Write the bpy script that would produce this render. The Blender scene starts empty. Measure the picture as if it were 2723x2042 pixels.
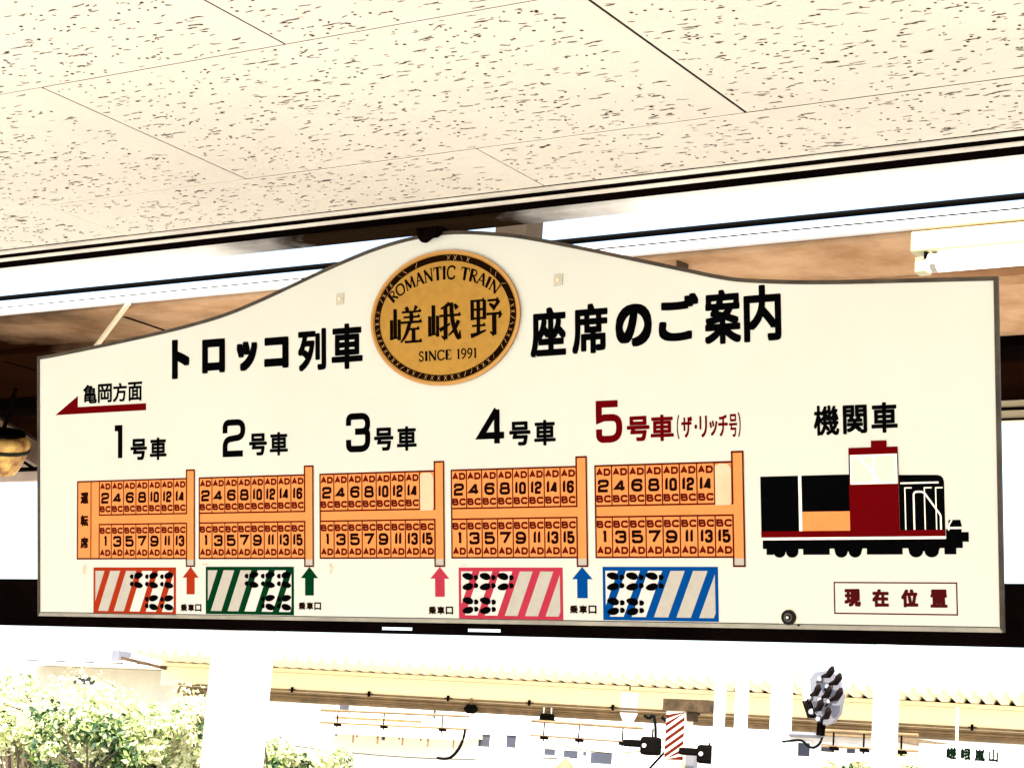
import bpy, bmesh, math, random
from mathutils import Vector, Matrix
R_ = math.radians
scene = bpy.context.scene
COL = scene.collection

# ------------------------------------------------------------------ camera
EYE = 1.62
F, CX, CY = 5368.75, 1361.5, 1021.0            # calibrated on the 2723 x 2042 frame
RX = Vector((0.84339369, -0.04824234, -0.53512593))
RY = Vector((0.53281285, 0.20348631, 0.82140355))
RZ = Vector((0.06926438, -0.97788854, 0.19732321))
cam_d = bpy.data.cameras.new('camera')
cam = bpy.data.objects.new('camera', cam_d); COL.objects.link(cam)
right = Vector((RX[0], RY[0], RZ[0])); up = -Vector((RX[1], RY[1], RZ[1])); back = -Vector((RX[2], RY[2], RZ[2]))
M = Matrix((right, up, back)).transposed().to_4x4(); M.translation = (0, 0, EYE)
cam.matrix_world = M
cam_d.sensor_fit = 'HORIZONTAL'; cam_d.sensor_width = 36.0; cam_d.lens = 36.0 * F / 2723.0
cam_d.clip_start = 0.05; cam_d.clip_end = 2000
scene.camera = cam

# ------------------------------------------------------------------ sky, sun, exposure
SUN_EL, SUN_AZ = R_(56), R_(150)                # azimuth from +Y towards +X
world = bpy.data.worlds.new("World"); scene.world = world; world.use_nodes = True
wn = world.node_tree.nodes; wl = world.node_tree.links
sky = wn.new('ShaderNodeTexSky'); sky.sky_type = 'NISHITA'; sky.sun_disc = False
sky.sun_elevation = SUN_EL; sky.sun_rotation = SUN_AZ; sky.dust_density = 3.0; sky.ozone_density = 0.5
bg = wn['Background']; bg.inputs[1].default_value = 0.15
wl.new(sky.outputs[0], bg.inputs[0])
sun_d = bpy.data.lights.new('sun', 'SUN'); sun_d.energy = 4.5; sun_d.angle = R_(0.5); sun_d.color = (1, .93, .8)
sun = bpy.data.objects.new('sun', sun_d); COL.objects.link(sun)
sdir = Vector((math.sin(SUN_AZ) * math.cos(SUN_EL), math.cos(SUN_AZ) * math.cos(SUN_EL), math.sin(SUN_EL)))
sun.rotation_euler = sdir.to_track_quat('Z', 'Y').to_euler()
vs = scene.view_settings
vs.view_transform = 'Standard'; vs.look = 'None'; vs.exposure = 1.95; vs.gamma = 1; vs.use_curve_mapping = False
scene.cycles.use_denoising = True
scene.cycles.max_bounces = 10; scene.cycles.diffuse_bounces = 6

# ------------------------------------------------------------------ helpers
def ray(px, py):
    c = Vector((px - CX, py - CY, F)); return Vector((RX.dot(c), RY.dot(c), RZ.dot(c)))
def atY(px, py, Y):
    r = ray(px, py); r = r * (Y / r.y); r.z += EYE; return r
def atZ(px, py, z):                             # z above the eye
    r = ray(px, py); r = r * (z / r.z); r.z += EYE; return r
DP = 1.2310                                     # 2212-wide view -> 2723-wide frame

def mat(name, col, rough=.6, metal=0., var=0., scale=8., var2=None, emit=None, bump=0., spec=.5, bscale=None):
    m = bpy.data.materials.new(name); m.use_nodes = True
    nt = m.node_tree; b = nt.nodes['Principled BSDF']
    b.inputs['Base Color'].default_value = (*col, 1); b.inputs['Roughness'].default_value = rough
    b.inputs['Metallic'].default_value = metal; b.inputs['Specular IOR Level'].default_value = spec
    if var or var2:
        tc = nt.nodes.new('ShaderNodeTexCoord'); n = nt.nodes.new('ShaderNodeTexNoise')
        n.inputs['Scale'].default_value = scale; n.inputs['Detail'].default_value = 6; n.inputs['Roughness'].default_value = .65
        nt.links.new(tc.outputs['Object'], n.inputs['Vector'])
        r = nt.nodes.new('ShaderNodeValToRGB')
        c2 = var2 or tuple(c * (1 - var) for c in col)
        r.color_ramp.elements[0].position = .36; r.color_ramp.elements[0].color = (*c2, 1)
        r.color_ramp.elements[1].position = .62; r.color_ramp.elements[1].color = (*col, 1)
        nt.links.new(n.outputs['Fac'], r.inputs['Fac']); nt.links.new(r.outputs['Color'], b.inputs['Base Color'])
    if bump:
        tc = nt.nodes.new('ShaderNodeTexCoord'); n2 = nt.nodes.new('ShaderNodeTexNoise'); n2.inputs['Scale'].default_value = bscale or scale * 6
        n2.inputs['Detail'].default_value = 4
        nt.links.new(tc.outputs['Object'], n2.inputs['Vector'])
        bp = nt.nodes.new('ShaderNodeBump'); bp.inputs['Strength'].default_value = bump; bp.inputs['Distance'].default_value = .003
        nt.links.new(n2.outputs['Fac'], bp.inputs['Height']); nt.links.new(bp.outputs['Normal'], b.inputs['Normal'])
    if emit:
        b.inputs['Emission Color'].default_value = (*emit[0], 1); b.inputs['Emission Strength'].default_value = emit[1]
    return m

class MB:
    """collects geometry and links it as ONE mesh object"""
    def __init__(s): s.v = []; s.f = []; s.mi = []
    def add(s, vs, fs, mi=0):
        o = len(s.v); s.v += [tuple(p) for p in vs]; s.f += [tuple(i + o for i in f) for f in fs]; s.mi += [mi] * len(fs)
    def box(s, x0, x1, y0, y1, z0, z1, mi=0):
        s.add([(x0, y0, z0), (x1, y0, z0), (x1, y1, z0), (x0, y1, z0), (x0, y0, z1), (x1, y0, z1), (x1, y1, z1), (x0, y1, z1)],
              [(0, 3, 2, 1), (4, 5, 6, 7), (0, 1, 5, 4), (1, 2, 6, 5), (2, 3, 7, 6), (3, 0, 4, 7)], mi)
    def bar(s, a, b, w, h=None, upv=(0, 0, 1), mi=0):
        a = Vector(a); b = Vector(b); h = h or w; d = (b - a).normalized(); u = Vector(upv)
        if abs(d.dot(u)) > .98: u = Vector((0, 1, 0))
        sx = d.cross(u).normalized() * (w / 2); sy = d.cross(sx).normalized() * (h / 2)
        vs = [p + q for p in (a, b) for q in (-sx - sy, sx - sy, sx + sy, -sx + sy)]
        s.add(vs, [(0, 1, 2, 3), (7, 6, 5, 4), (0, 4, 5, 1), (1, 5, 6, 2), (2, 6, 7, 3), (3, 7, 4, 0)], mi)
    def tube(s, pts, r, n=10, mi=0, cap=True):
        pts = [Vector(p) for p in pts]; rs = r if isinstance(r, (list, tuple)) else [r] * len(pts)
        rings = []
        for i, p in enumerate(pts):
            d = (pts[min(i + 1, len(pts) - 1)] - pts[max(i - 1, 0)]).normalized()
            u = Vector((0, 0, 1)) if abs(d.z) < .95 else Vector((0, 1, 0))
            a = d.cross(u).normalized(); b = d.cross(a).normalized()
            rings.append([p + (a * math.cos(t) + b * math.sin(t)) * rs[i] for t in (2 * math.pi * k / n for k in range(n))])
        vs = [q for rg in rings for q in rg]; fs = []
        for i in range(len(pts) - 1):
            for k in range(n):
                fs.append((i * n + k, i * n + (k + 1) % n, (i + 1) * n + (k + 1) % n, (i + 1) * n + k))
        if cap: fs += [tuple(range(n))[::-1], tuple(range((len(pts) - 1) * n, len(pts) * n))]
        s.add(vs, fs, mi)
    def prism(s, pts, z0, z1, mi=0):                 # outline in local xy, thickness z0..z1
        n = len(pts)
        s.add([(x, y, z0) for x, y in pts] + [(x, y, z1) for x, y in pts],
              [tuple(range(n))[::-1], tuple(range(n, 2 * n))] + [(i, (i + 1) % n, n + (i + 1) % n, n + i) for i in range(n)], mi)
    def flat(s, pts, z, mi=0):
        s.add([(x, y, z) for x, y in pts], [tuple(range(len(pts)))], mi)
    def build(s, name, mats, parent=None, smooth=False, bevel=0):
        me = bpy.data.meshes.new(name); me.from_pydata(s.v, [], s.f)
        mats = mats if isinstance(mats, (list, tuple)) else [mats]
        for m in mats: me.materials.append(m)
        me.polygons.foreach_set('material_index', s.mi)
        if smooth: me.polygons.foreach_set('use_smooth', [True] * len(s.f))
        me.update()
        o = bpy.data.objects.new(name, me); COL.objects.link(o)
        if parent: o.parent = parent
        if bevel:
            md = o.modifiers.new('bevel', 'BEVEL'); md.width = bevel; md.segments = 2; md.limit_method = 'ANGLE'
        return o
def tag(o, label, cat, group=None, kind=None):
    if label: o['label'] = label
    if cat: o['category'] = cat
    if group: o['group'] = group
    if kind: o['kind'] = kind
    return o
def empty(name, loc, label, cat, group=None):
    o = bpy.data.objects.new(name, None); COL.objects.link(o); o.location = loc
    return tag(o, label, cat, group)
def struct(o): o['kind'] = 'structure'; return o
def loft(mb, outline, z0, z1, mi=0): mb.prism(outline, z0, z1, mi)

# ------------------------------------------------------------------ materials
def srgb(r, g, b):
    f = lambda c: (c / 255 / 12.92) if c <= 10 else ((c / 255 + .055) / 1.055) ** 2.4
    return (f(r), f(g), f(b))
CEIL = mat('ceiling board', (.71, .665, .56), .9, var=.10, scale=1.3, bump=.25, bscale=160)
HOLESHADE = mat('fissure', (.032, .019, .013), 1)
ALU = mat('aluminium trim', (.72, .67, .57), .5, var=.25, scale=7)
STEELDARK = mat('dark painted steel', (.0035, .002, .0016), .8, var=.5, scale=6, spec=.0)
STEELBROWN = mat('brown painted steel', (.075, .050, .028), .7, var=.55, scale=7, spec=.05)
BOARD = mat('sign board enamel', (.53, .545, .485), .42, var=.045, scale=2.2, spec=.2)
TRIM = mat('sign edge trim', (.055, .042, .028), .5, var=.6, scale=16, spec=.2)
INK = mat('black vinyl', (.0012, .0012, .0015), .7, spec=.0)
INKRED = mat('dark red vinyl', (.092, .001, .002), .6, spec=.0)
ORANGE = mat('orange vinyl', (.68, .235, .072), .6, var=.06, scale=30, spec=.0)
LINE = mat('dark red line', (.075, .006, .003), .6, spec=.0)
SEATINK = mat('seat letters', (.085, .006, .003), .6, spec=.0)
NUMINK = mat('seat numbers', (.010, .003, .0015), .6, spec=.0)
GREYV = mat('grey vinyl', (.36, .33, .28), .5)
FADED = mat('faded cream patch', (.64, .44, .28), .5, var2=(.62, .36, .20), scale=14)
ZRED = mat('vermilion vinyl', (.30, .026, .007), .6, var=.1, scale=20, spec=.0)
ZGREEN = mat('green vinyl', (.001, .028, .008), .6, spec=.0)
ZPINK = mat('rose vinyl', (.37, .030, .055), .6, var=.1, scale=20, spec=.0)
ZBLUE = mat('blue vinyl', (.001, .047, .205), .6, spec=.0)
ZSTRIPE = mat('pale stripe', (.37, .345, .29), .5, var=.08, scale=60)
ZWHITE = mat('white stripe', (.52, .50, .46), .5)
GOLD = mat('gold plate', (.335, .178, .025), .36, metal=.5, var=.14, scale=60, spec=.3)
GOLDRIM = mat('gold rim', (.40, .20, .05), .4, metal=.4)
RINGDARK = mat('dark ring', (.008, .003, .001), .7, spec=.0)
RINGGOLD = mat('ring gold flecks', (.40, .2, .05), .4)
CREAMV = mat('cream vinyl', (.85, .80, .66), .5)
WINV = mat('pale pink vinyl', (.66, .54, .45), .5)
PLATE = mat('screw plate', (.42, .39, .30), .5)
RUBBER = mat('black rubber', (.004, .0035, .003), .6, spec=.1)
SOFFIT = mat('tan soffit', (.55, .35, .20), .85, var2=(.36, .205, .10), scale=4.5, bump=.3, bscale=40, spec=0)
nt = SOFFIT.node_tree; b = nt.nodes['Principled BSDF']                 # colour turns darker brown towards the left end, with a noisy edge
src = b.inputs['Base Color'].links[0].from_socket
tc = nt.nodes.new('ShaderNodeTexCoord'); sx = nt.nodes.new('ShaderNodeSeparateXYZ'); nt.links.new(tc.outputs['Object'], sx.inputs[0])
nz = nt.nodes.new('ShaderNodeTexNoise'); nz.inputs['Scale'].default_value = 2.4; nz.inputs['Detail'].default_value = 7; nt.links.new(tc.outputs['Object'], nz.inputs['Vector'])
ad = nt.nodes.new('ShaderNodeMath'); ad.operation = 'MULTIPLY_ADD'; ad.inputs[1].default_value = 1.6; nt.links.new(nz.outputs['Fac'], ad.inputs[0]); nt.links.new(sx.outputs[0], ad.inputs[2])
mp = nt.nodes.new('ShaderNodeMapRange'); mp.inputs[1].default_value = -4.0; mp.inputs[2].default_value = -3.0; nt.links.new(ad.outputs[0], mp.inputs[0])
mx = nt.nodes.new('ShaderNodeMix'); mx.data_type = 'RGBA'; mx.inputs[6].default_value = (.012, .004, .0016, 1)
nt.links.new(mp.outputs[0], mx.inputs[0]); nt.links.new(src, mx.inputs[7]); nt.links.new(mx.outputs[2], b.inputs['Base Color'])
SOFFITLT = mat('pale soffit rib', (.52, .34, .19), .8, var=.2, scale=4)
SOFFITDK = mat('rusty unlit soffit', (.010, .0035, .0015), .9, var2=(.003, .001, .0006), scale=2.2, spec=0)  # rust brown deepened so the colour carries the shade of the unlit back
CREAMST = mat('cream painted steel', (.72, .60, .38), .5, var=.12, scale=3)
WHITE = mat('white paint', (.86, .85, .82), .5, var=.05, scale=4)
LAMPH = mat('lamp housing enamel', (.42, .40, .22), .5)
TUBE = mat('lit lamp tube', (.9, .9, .88), .4, emit=((1, .97, .86), 1.2))
BARREL = mat('yellow wood', (.80, .50, .13), .6, var2=(.24, .09, .02), scale=20)
HOOP = mat('barrel hoop', (.015, .018, .008), .6, spec=.1)
CONC = mat('platform concrete', (.50, .475, .44), .9, var=.15, scale=3)
GROUND = mat('ballast ground', (.38, .34, .29), .95, var=.3, scale=1.5)
FASCIA = mat('cream canopy fascia', (.86, .735, .48), .6, var=.06, scale=2)
SHEET = mat('folded roof sheet', (.88, .83, .68), .55)
BROWNP = mat('brown pipes', (.20, .125, .05), .6, var=.5, scale=3)
GLASSB = mat('window glass', (.035, .04, .06), .6, var=.25, scale=2)
GREYM = mat('grey metal', (.15, .15, .175), .45, var=.2, scale=10)
BLACKM = mat('black metal', (.0025, .002, .0016), .8, spec=.02)
HOODM = mat('dark brown hood', (.006, .003, .0025), .7, spec=.05)
LENS = mat('signal lens', (.75, .75, .72), .2)
STRW = mat('stripe white', (.80, .70, .58), .6)
STRR = mat('stripe red', (.075, .010, .005), .7, spec=0)
CABLE = mat('cable', (.003, .004, .005), .8, spec=0)
STATIONW = mat('station sign white', (.85, .85, .83), .4)
TEXTG = mat('dark green letters', (.002, .006, .003), .8, spec=0)
LEAFS = [mat('leaf ' + n, c, .5, var=.3, scale=3) for n, c in
         (('bright', (.74, .75, .42)), ('mid', (.30, .42, .12)), ('dark', (.014, .055, .012)))]
for m in LEAFS:
    nt = m.node_tree; b = nt.nodes['Principled BSDF']; out = nt.nodes['Material Output']
    tr = nt.nodes.new('ShaderNodeBsdfTranslucent'); mx = nt.nodes.new('ShaderNodeMixShader'); mx.inputs[0].default_value = .3
    src = b.inputs['Base Color'].links[0].from_socket
    nt.links.new(src, tr.inputs[0]); nt.links.new(b.outputs[0], mx.inputs[1]); nt.links.new(tr.outputs[0], mx.inputs[2]); nt.links.new(mx.outputs[0], out.inputs[0])
BARK = mat('bark', (.10, .07, .045), .9, var=.4, scale=10)
ROOFT = mat('grey roof tile', (.30, .29, .27), .8, var=.2, scale=5)

# ------------------------------------------------------------------ ground and platform
mb = MB(); mb.add([(-400, -400, -1.1), (400, -400, -1.1), (400, 900, -1.1), (-400, 900, -1.1)], [(0, 1, 2, 3)])
struct(mb.build('ground', GROUND))
mb = MB(); mb.box(-40, 30, -14, 6.6, -1.09, 0)
struct(mb.build('platform', CONC))

# ------------------------------------------------------------------ ceiling (running-bond boards with fissures)
H = .956; ZC = EYE + H
TX, TY = .910, .4665
JY = [1.966 + TY * k for k in range(-4, 2)]      # long joints (..., 1.966, 2.4325), the last row is cut by the trim
YE = 2.632
rng = random.Random(7)
mb = MB()
mb.box(-14, 9, -.35, 2.70, ZC + .012, ZC + .10, 1)
JX0 = -2.1345                                     # joint of the row 1.966..2.4325
rows = [(JY[k], min(JY[k] + TY, YE), k) for k in range(len(JY))]
tiles = []
for y0, y1, k in rows:
    if y1 - y0 < .02: continue
    off = 0 if k % 2 == 4 % 2 else TX / 2
    for i in range(-13, 13):
        x0 = JX0 + off + i * TX; x1 = x0 + TX
        g = rng.choice((.0011, .0020, .0027))
        dz = rng.uniform(-.0003, .0003)
        z0 = ZC + dz; e = .0008
        a0, a1, b0, b1 = x0 + g, x1 - g, y0 + g, y1 - g
        vs = [(a0, b0, z0 + e), (a1, b0, z0 + e), (a1, b1, z0 + e), (a0, b1, z0 + e),
              (a0 + e * .6, b0 + e * .6, z0), (a1 - e * .6, b0 + e * .6, z0), (a1 - e * .6, b1 - e * .6, z0), (a0 + e * .6, b1 - e * .6, z0),
              (a0, b0, z0 + .011), (a1, b0, z0 + .011), (a1, b1, z0 + .011), (a0, b1, z0 + .011)]
        mb.add(vs, [(4, 7, 6, 5), (0, 4, 5, 1), (1, 5, 6, 2), (2, 6, 7, 3), (3, 7, 4, 0)])
        mb.add(vs, [(8, 0, 1, 9), (9, 1, 2, 10), (10, 2, 3, 11), (11, 3, 0, 8)], 1)
        tiles.append((a0, a1, b0, b1, z0))
ceil = struct(mb.build('ceiling', [CEIL, HOLESHADE]))
mb = MB()                                         # fissures: worm tracks and pinholes, flat fills whose dark stands for pit shade
def worm(x, y, L, w, z):
    n = max(2, int(L / .0045)); pts = []; yy = y
    ph = rng.uniform(-.35, .35)
    for i in range(n + 1):
        yy += rng.uniform(-.0012, .0012) + ph * .0005
        if rng.random() < .12: yy += rng.choice((-1, 1)) * .0035
        pts.append((x + L * i / n, yy))
    up_, dn = [], []
    for i, (px, py) in enumerate(pts):
        ww = w * rng.uniform(.45, 1.25) * (.45 if i in (0, n) else 1)
        up_.append((px, py + ww / 2, z)); dn.append((px, py - ww / 2, z))
    m = len(pts)
    mb.add(up_ + dn, [(i, i + 1, m + i + 1, m + i) for i in range(m - 1)])
for a0, a1, b0, b1, z0 in tiles:
    if a1 < -4.9 or a0 > 1.2 or b1 < .9: continue
    area = (a1 - a0) * (b1 - b0); z = z0 - .0006
    for q in range(int(area * 2200)):
        u = rng.random(); x = rng.uniform(a0 + .004, a1 - .05); y = rng.uniform(b0 + .006, b1 - .006)
        if u < .50: worm(x, y, rng.uniform(.005, .0145), rng.uniform(.0016, .0033), z)
        elif u < .60: worm(x, y, rng.uniform(.013, .027), rng.uniform(.0018, .0034), z)
        else:
            r = rng.uniform(.0012, .0027); k = 6
            mb.add([(x + r * 1.2 * math.cos(t) * rng.uniform(.7, 1.2), y + r * math.sin(t), z) for t in (2 * math.pi * j / k for j in range(k))], [tuple(range(k))])
mb.build('fissure_shade_fills', HOLESHADE, ceil)
mb = MB()                                         # aluminium edge trim: two rails with a dark slot
mb.box(-14, 9, 2.6325, 2.6395, ZC + .001, ZC + .011, 1)
mb.box(-14, 9, 2.640, 2.6525, ZC - .0025, ZC + .010)
mb.box(-14, 9, 2.679, 2.691, ZC - .0035, ZC + .010)
mb.box(-14, 9, 2.6527, 2.6788, ZC - .0005, ZC + .010, 1)
mb.build('edge_trim', [ALU, STEELDARK], ceil, bevel=.0012)
mb = MB(); mb.box(-14, 9, -.45, 2.72, ZC + .13, ZC + .22)
tag(mb.build('roof_slab', STEELBROWN), 'dark roof slab over the speckled ceiling boards', 'roof')

# ------------------------------------------------------------------ steel over the sign
HBAR = mat('shade painted angle', (.90, .88, .82), .7, var=.1, spec=0)  # shade over the bar's middle is painted in as a dark brown band
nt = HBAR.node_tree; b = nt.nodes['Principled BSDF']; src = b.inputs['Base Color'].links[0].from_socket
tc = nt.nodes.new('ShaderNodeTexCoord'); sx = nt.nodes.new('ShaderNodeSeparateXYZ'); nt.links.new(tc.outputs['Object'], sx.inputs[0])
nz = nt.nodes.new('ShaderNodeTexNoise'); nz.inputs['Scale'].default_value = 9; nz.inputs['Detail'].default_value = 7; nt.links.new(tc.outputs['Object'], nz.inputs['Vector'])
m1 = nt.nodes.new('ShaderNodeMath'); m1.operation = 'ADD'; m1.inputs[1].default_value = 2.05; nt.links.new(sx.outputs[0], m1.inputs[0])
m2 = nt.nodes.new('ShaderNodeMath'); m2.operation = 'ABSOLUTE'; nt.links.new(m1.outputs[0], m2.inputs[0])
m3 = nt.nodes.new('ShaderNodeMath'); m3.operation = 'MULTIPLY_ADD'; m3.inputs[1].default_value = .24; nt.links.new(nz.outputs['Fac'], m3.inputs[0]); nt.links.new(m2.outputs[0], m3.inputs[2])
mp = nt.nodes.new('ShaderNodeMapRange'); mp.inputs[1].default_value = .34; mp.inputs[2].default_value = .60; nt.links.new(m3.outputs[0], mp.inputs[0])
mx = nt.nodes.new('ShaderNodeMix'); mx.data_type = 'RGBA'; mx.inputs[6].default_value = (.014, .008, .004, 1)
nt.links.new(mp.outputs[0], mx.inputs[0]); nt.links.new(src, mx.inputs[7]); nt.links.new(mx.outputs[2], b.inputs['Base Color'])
mb = MB()
mb.box(-14, 9, 2.700, 2.764, ZC + .001, ZC + .008); mb.box(-14, 9, 2.728, 2.736, ZC + .008, ZC + .094); mb.box(-14, 9, 2.700, 2.764, ZC + .094, ZC + .102)
tag(mb.build('roof_beam', STEELDARK, bevel=.001), 'long black steel beam along the edge of the speckled ceiling', 'beam')
xa, xb = -14, 9
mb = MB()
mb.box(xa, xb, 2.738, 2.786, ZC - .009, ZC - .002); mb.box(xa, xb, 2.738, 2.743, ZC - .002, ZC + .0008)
tag(mb.build('hanger_bar', HBAR, bevel=.001), 'long pale steel angle under the black beam, with shade painted dark brown above the gold emblem', 'steel bar')
p = atY(1375, 620, 3.06)
mb = MB(); mb.box(p.x - .034, p.x + .034, 3.035, 3.098, EYE + .3, ZC + .30)
tag(mb.build('hanger_post', mat('grey brown post', (.05, .036, .024), .7, var=.4, scale=9, spec=.05), bevel=.003), 'grey brown square post behind the top of the seat sign', 'post')

# ------------------------------------------------------------------ the seat sign
S = .68e-3                                        # metres per sign unit
sign = empty('seat_guide_sign', (-4.3218821 * .68, 4.21058589 * .68, .40288834 * .68 + EYE),
             'long white train seating guide board with an arched top and a gold oval emblem', 'sign')
tilt = math.atan(.151)
sign.rotation_euler = (math.pi / 2 + tilt, 0, 0)
def P2(pts): return [(x * S, y * S) for x, y in pts]
def catmull(pts, n=6):
    out = []
    for i in range(len(pts) - 1):
        p0 = Vector(pts[max(i - 1, 0)]); p1 = Vector(pts[i]); p2 = Vector(pts[i + 1]); p3 = Vector(pts[min(i + 2, len(pts) - 1)])
        for k in range(n):
            t = k / n
            out.append(tuple(.5 * ((2 * p1) + (p2 - p0) * t + (2 * p0 - 5 * p1 + 4 * p2 - p3) * t * t + (3 * p1 - p0 - 3 * p2 + p3) * t ** 3)))
    out.append(tuple(pts[-1])); return out
top = [(-8, 754), (60, 758), (245, 775), (450, 796), (582, 812.5), (711, 834), (842, 867), (1035, 924), (1153, 956), (1231, 973.5), (1307, 985.5), (1380, 992),
       (1448, 993.5), (1528, 987), (1636, 970.5), (1720, 952), (1866, 915), (2010, 876), (2132, 843.5), (2212, 822), (2300, 806), (2487, 788.5), (2805, 771), (2884, 767)]
top = catmull(top)
outline = [(0, 0), (2876, 2)] + top[::-1]
def inset(poly, d):
    n = len(poly); out = []
    for i in range(n):
        a = Vector(poly[i - 1]); b = Vector(poly[i]); c = Vector(poly[(i + 1) % n])
        e1 = (b - a).normalized(); e2 = (c - b).normalized()
        n1 = Vector((-e1.y, e1.x)); n2 = Vector((-e2.y, e2.x)); m = (n1 + n2)
        m = m / max(m.length_squared * .5, .3)
        out.append(tuple(b + m * d * 1.0))
    return out
mb = MB(); mb.prism(P2(inset(outline, 3)), -.004, 0)
mb.build('board', BOARD, sign)
mb = MB()
inn = inset(outline, 9.5); n = len(outline)
o2, i2 = P2(outline), P2(inn)
zt, zm, zb = .0016, -.001, -.0045
vs = [(x, y, zt) for x, y in o2] + [(x, y, zt) for x, y in i2] + [(x, y, zb) for x, y in o2] + [(x, y, zm) for x, y in i2]
fs = []
for i in range(1, n):
    j = (i + 1) % n
    fs += [(i, j, n + j, n + i), (2 * n + j, 2 * n + i, i, j)[::-1], (n + i, n + j, 3 * n + j, 3 * n + i)]
mb.add(vs, fs); mb.build('edge_trim', TRIM, sign)
mb = MB(); mb.prism(P2([(4, 0), (2872, 2), (2866, 11), (10, 9)]), -.0045, .002); mb.prism(P2([(12, 10), (2864, 12), (2864, 14), (12, 12)]), .0001, .0006, 1)
mb.build('bottom_rail', [mat('pale bottom rail', (.30, .28, .22), .5, var=.4, scale=9), TRIM], sign)

# --- ribbons and the square-shouldered numeral face
def fillet(pts, r, n=6):
    out = []
    for i, p in enumerate(pts):
        rr = p[2] if len(p) > 2 else 0
        b = Vector(p[:2])
        if not rr or i in (0, len(pts) - 1): out.append(b); continue
        a = Vector(pts[i - 1][:2]); c = Vector(pts[i + 1][:2])
        la, lc = (a - b).length, (c - b).length
        q = min(r * rr, la * .5, lc * .5)
        s_, e_ = b + (a - b) * (q / la), b + (c - b) * (q / lc)
        for k in range(n + 1):
            t = k / n; out.append(s_ * (1 - t) ** 2 + b * 2 * t * (1 - t) + e_ * t * t)
    return out
def ribbon(mb, pts, w, z, mi=0, closed=False, tf=None):
    pts = [Vector(p[:2]) for p in pts]
    q = [pts[0]]
    for p in pts[1:]:
        if (p - q[-1]).length > 1e-6: q.append(p)
    pts = q
    if closed and (pts[0] - pts[-1]).length < 1e-6: pts.pop()
    n = len(pts); ws = w if isinstance(w, (list, tuple)) else None
    L, Rr = [], []
    for i, p in enumerate(pts):
        a = pts[i - 1] if (i or closed) else None
        c = pts[(i + 1) % n] if (i < n - 1 or closed) else None
        d1 = (p - a).normalized() if a is not None else None
        d2 = (c - p).normalized() if c is not None else None
        if d1 is None: d1 = d2
        if d2 is None: d2 = d1
        n1 = Vector((-d1.y, d1.x)); n2 = Vector((-d2.y, d2.x)); m = n1 + n2
        m = m / max(m.length_squared * .5, .28)
        ww = (ws[min(int(i * len(ws) / n), len(ws) - 1)] if ws else w) / 2
        if ws: t = i / max(n - 1, 1) * (len(ws) - 1); k = min(int(t), len(ws) - 2); ww = (ws[k] + (ws[k + 1] - ws[k]) * (t - k)) / 2
        L.append(p + m * ww); Rr.append(p - m * ww)
    if tf: L = [tf(p) for p in L]; Rr = [tf(p) for p in Rr]
    vs = [(p[0] * S, p[1] * S, z) for p in L + Rr]
    fs = [(n + i, n + (i + 1) % n, (i + 1) % n, i) for i in range(n if closed else n - 1)]
    mb.add(vs, fs, mi)
G = {
 '0': [('c', [(.5, 0), (1, 0, 1), (1, 1, 1), (0, 1, 1), (0, 0, 1), (.5, 0)])],
 '1': [('o', [(0, 1), (1, 1), (1, 0)])],
 '2': [('o', [(0, .66), (0, 1, 1), (1, 1, 1), (1, .53, 1), (0, .45, 1), (0, 0), (1, 0)])],
 '3': [('o', [(0, .72), (0, 1, 1), (1, 1, 1), (1, .53, .7), (.34, .53)]), ('o', [(.7, .53), (1, .53, .7), (1, 0, 1), (0, 0, 1), (0, .29)])],
 '4': [('o', [(.72, 0), (.72, 1)]), ('o', [(.72, 1), (0, .24), (1.04, .24)])],
 '5': [('o', [(.94, 1), (0, 1), (0, .56), (.25, .61), (1, .61, 1), (1, 0, 1), (0, 0, 1), (0, .29)])],
 '6': [('o', [(1, .73), (1, 1, 1), (0, 1, 1), (0, 0, 1), (1, 0, 1), (1, .57, 1), (0, .57)])],
 '7': [('o', [(0, .82), (0, 1), (1, 1), (.35, 0)])],
 '8': [('c', [(.5, 0), (1, 0, 1), (1, .53, 1), (0, .53, 1), (0, 0, 1), (.5, 0)]), ('c', [(.5, .53), (.94, .53, 1), (.94, 1, 1), (.06, 1, 1), (.06, .53, 1), (.5, .53)])],
 '9': [('o', [(0, .27), (0, 0, 1), (1, 0, 1), (1, 1, 1), (0, 1, 1), (0, .43, 1), (1, .43)])],
 'A': [('o', [(0, 0), (.5, 1), (1, 0)]), ('o', [(.17, .3), (.83, .3)])],
 'B': [('o', [(0, 0), (0, 1), (.88, 1, .8), (.88, .53, .8), (0, .53)]), ('o', [(.5, .53), (1, .53, .8), (1, 0, .8), (0, 0)])],
 'C': [('o', [(1, .72), (1, 1, 1), (0, 1, 1), (0, 0, 1), (1, 0, 1), (1, .28)])],
 'D': [('c', [(0, .5), (0, 1), (1, 1, 1.2), (1, 0, 1.2), (0, 0), (0, .5)])],
}
zc = [0]
def glyph(mb, ch, x0, y0, w, h, t, z, mi=0):
    for kind, pts in G[ch]:
        zc[0] = (zc[0] + 1) % 3
        q = [(x0 + t / 2 + p[0] * (w - t), y0 + t / 2 + p[1] * (h - t), *(p[2:3])) for p in pts]
        ribbon(mb, fillet(q, min(w, h) * .36), t, z + zc[0] * 4e-5, mi, kind == 'c')
def word(mb, s, xc, y0, h, t, z, mi=0, cw=None, gap=None):
    ws = []
    for c in s: ws.append(cw * (.40 if c == '1' else 1))
    g = gap
    tot = sum(ws) + g * (len(s) - 1); x = xc - tot / 2
    for c, w in zip(s, ws): glyph(mb, c, x, y0, w, h, t, z, mi); x += w + g

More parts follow.
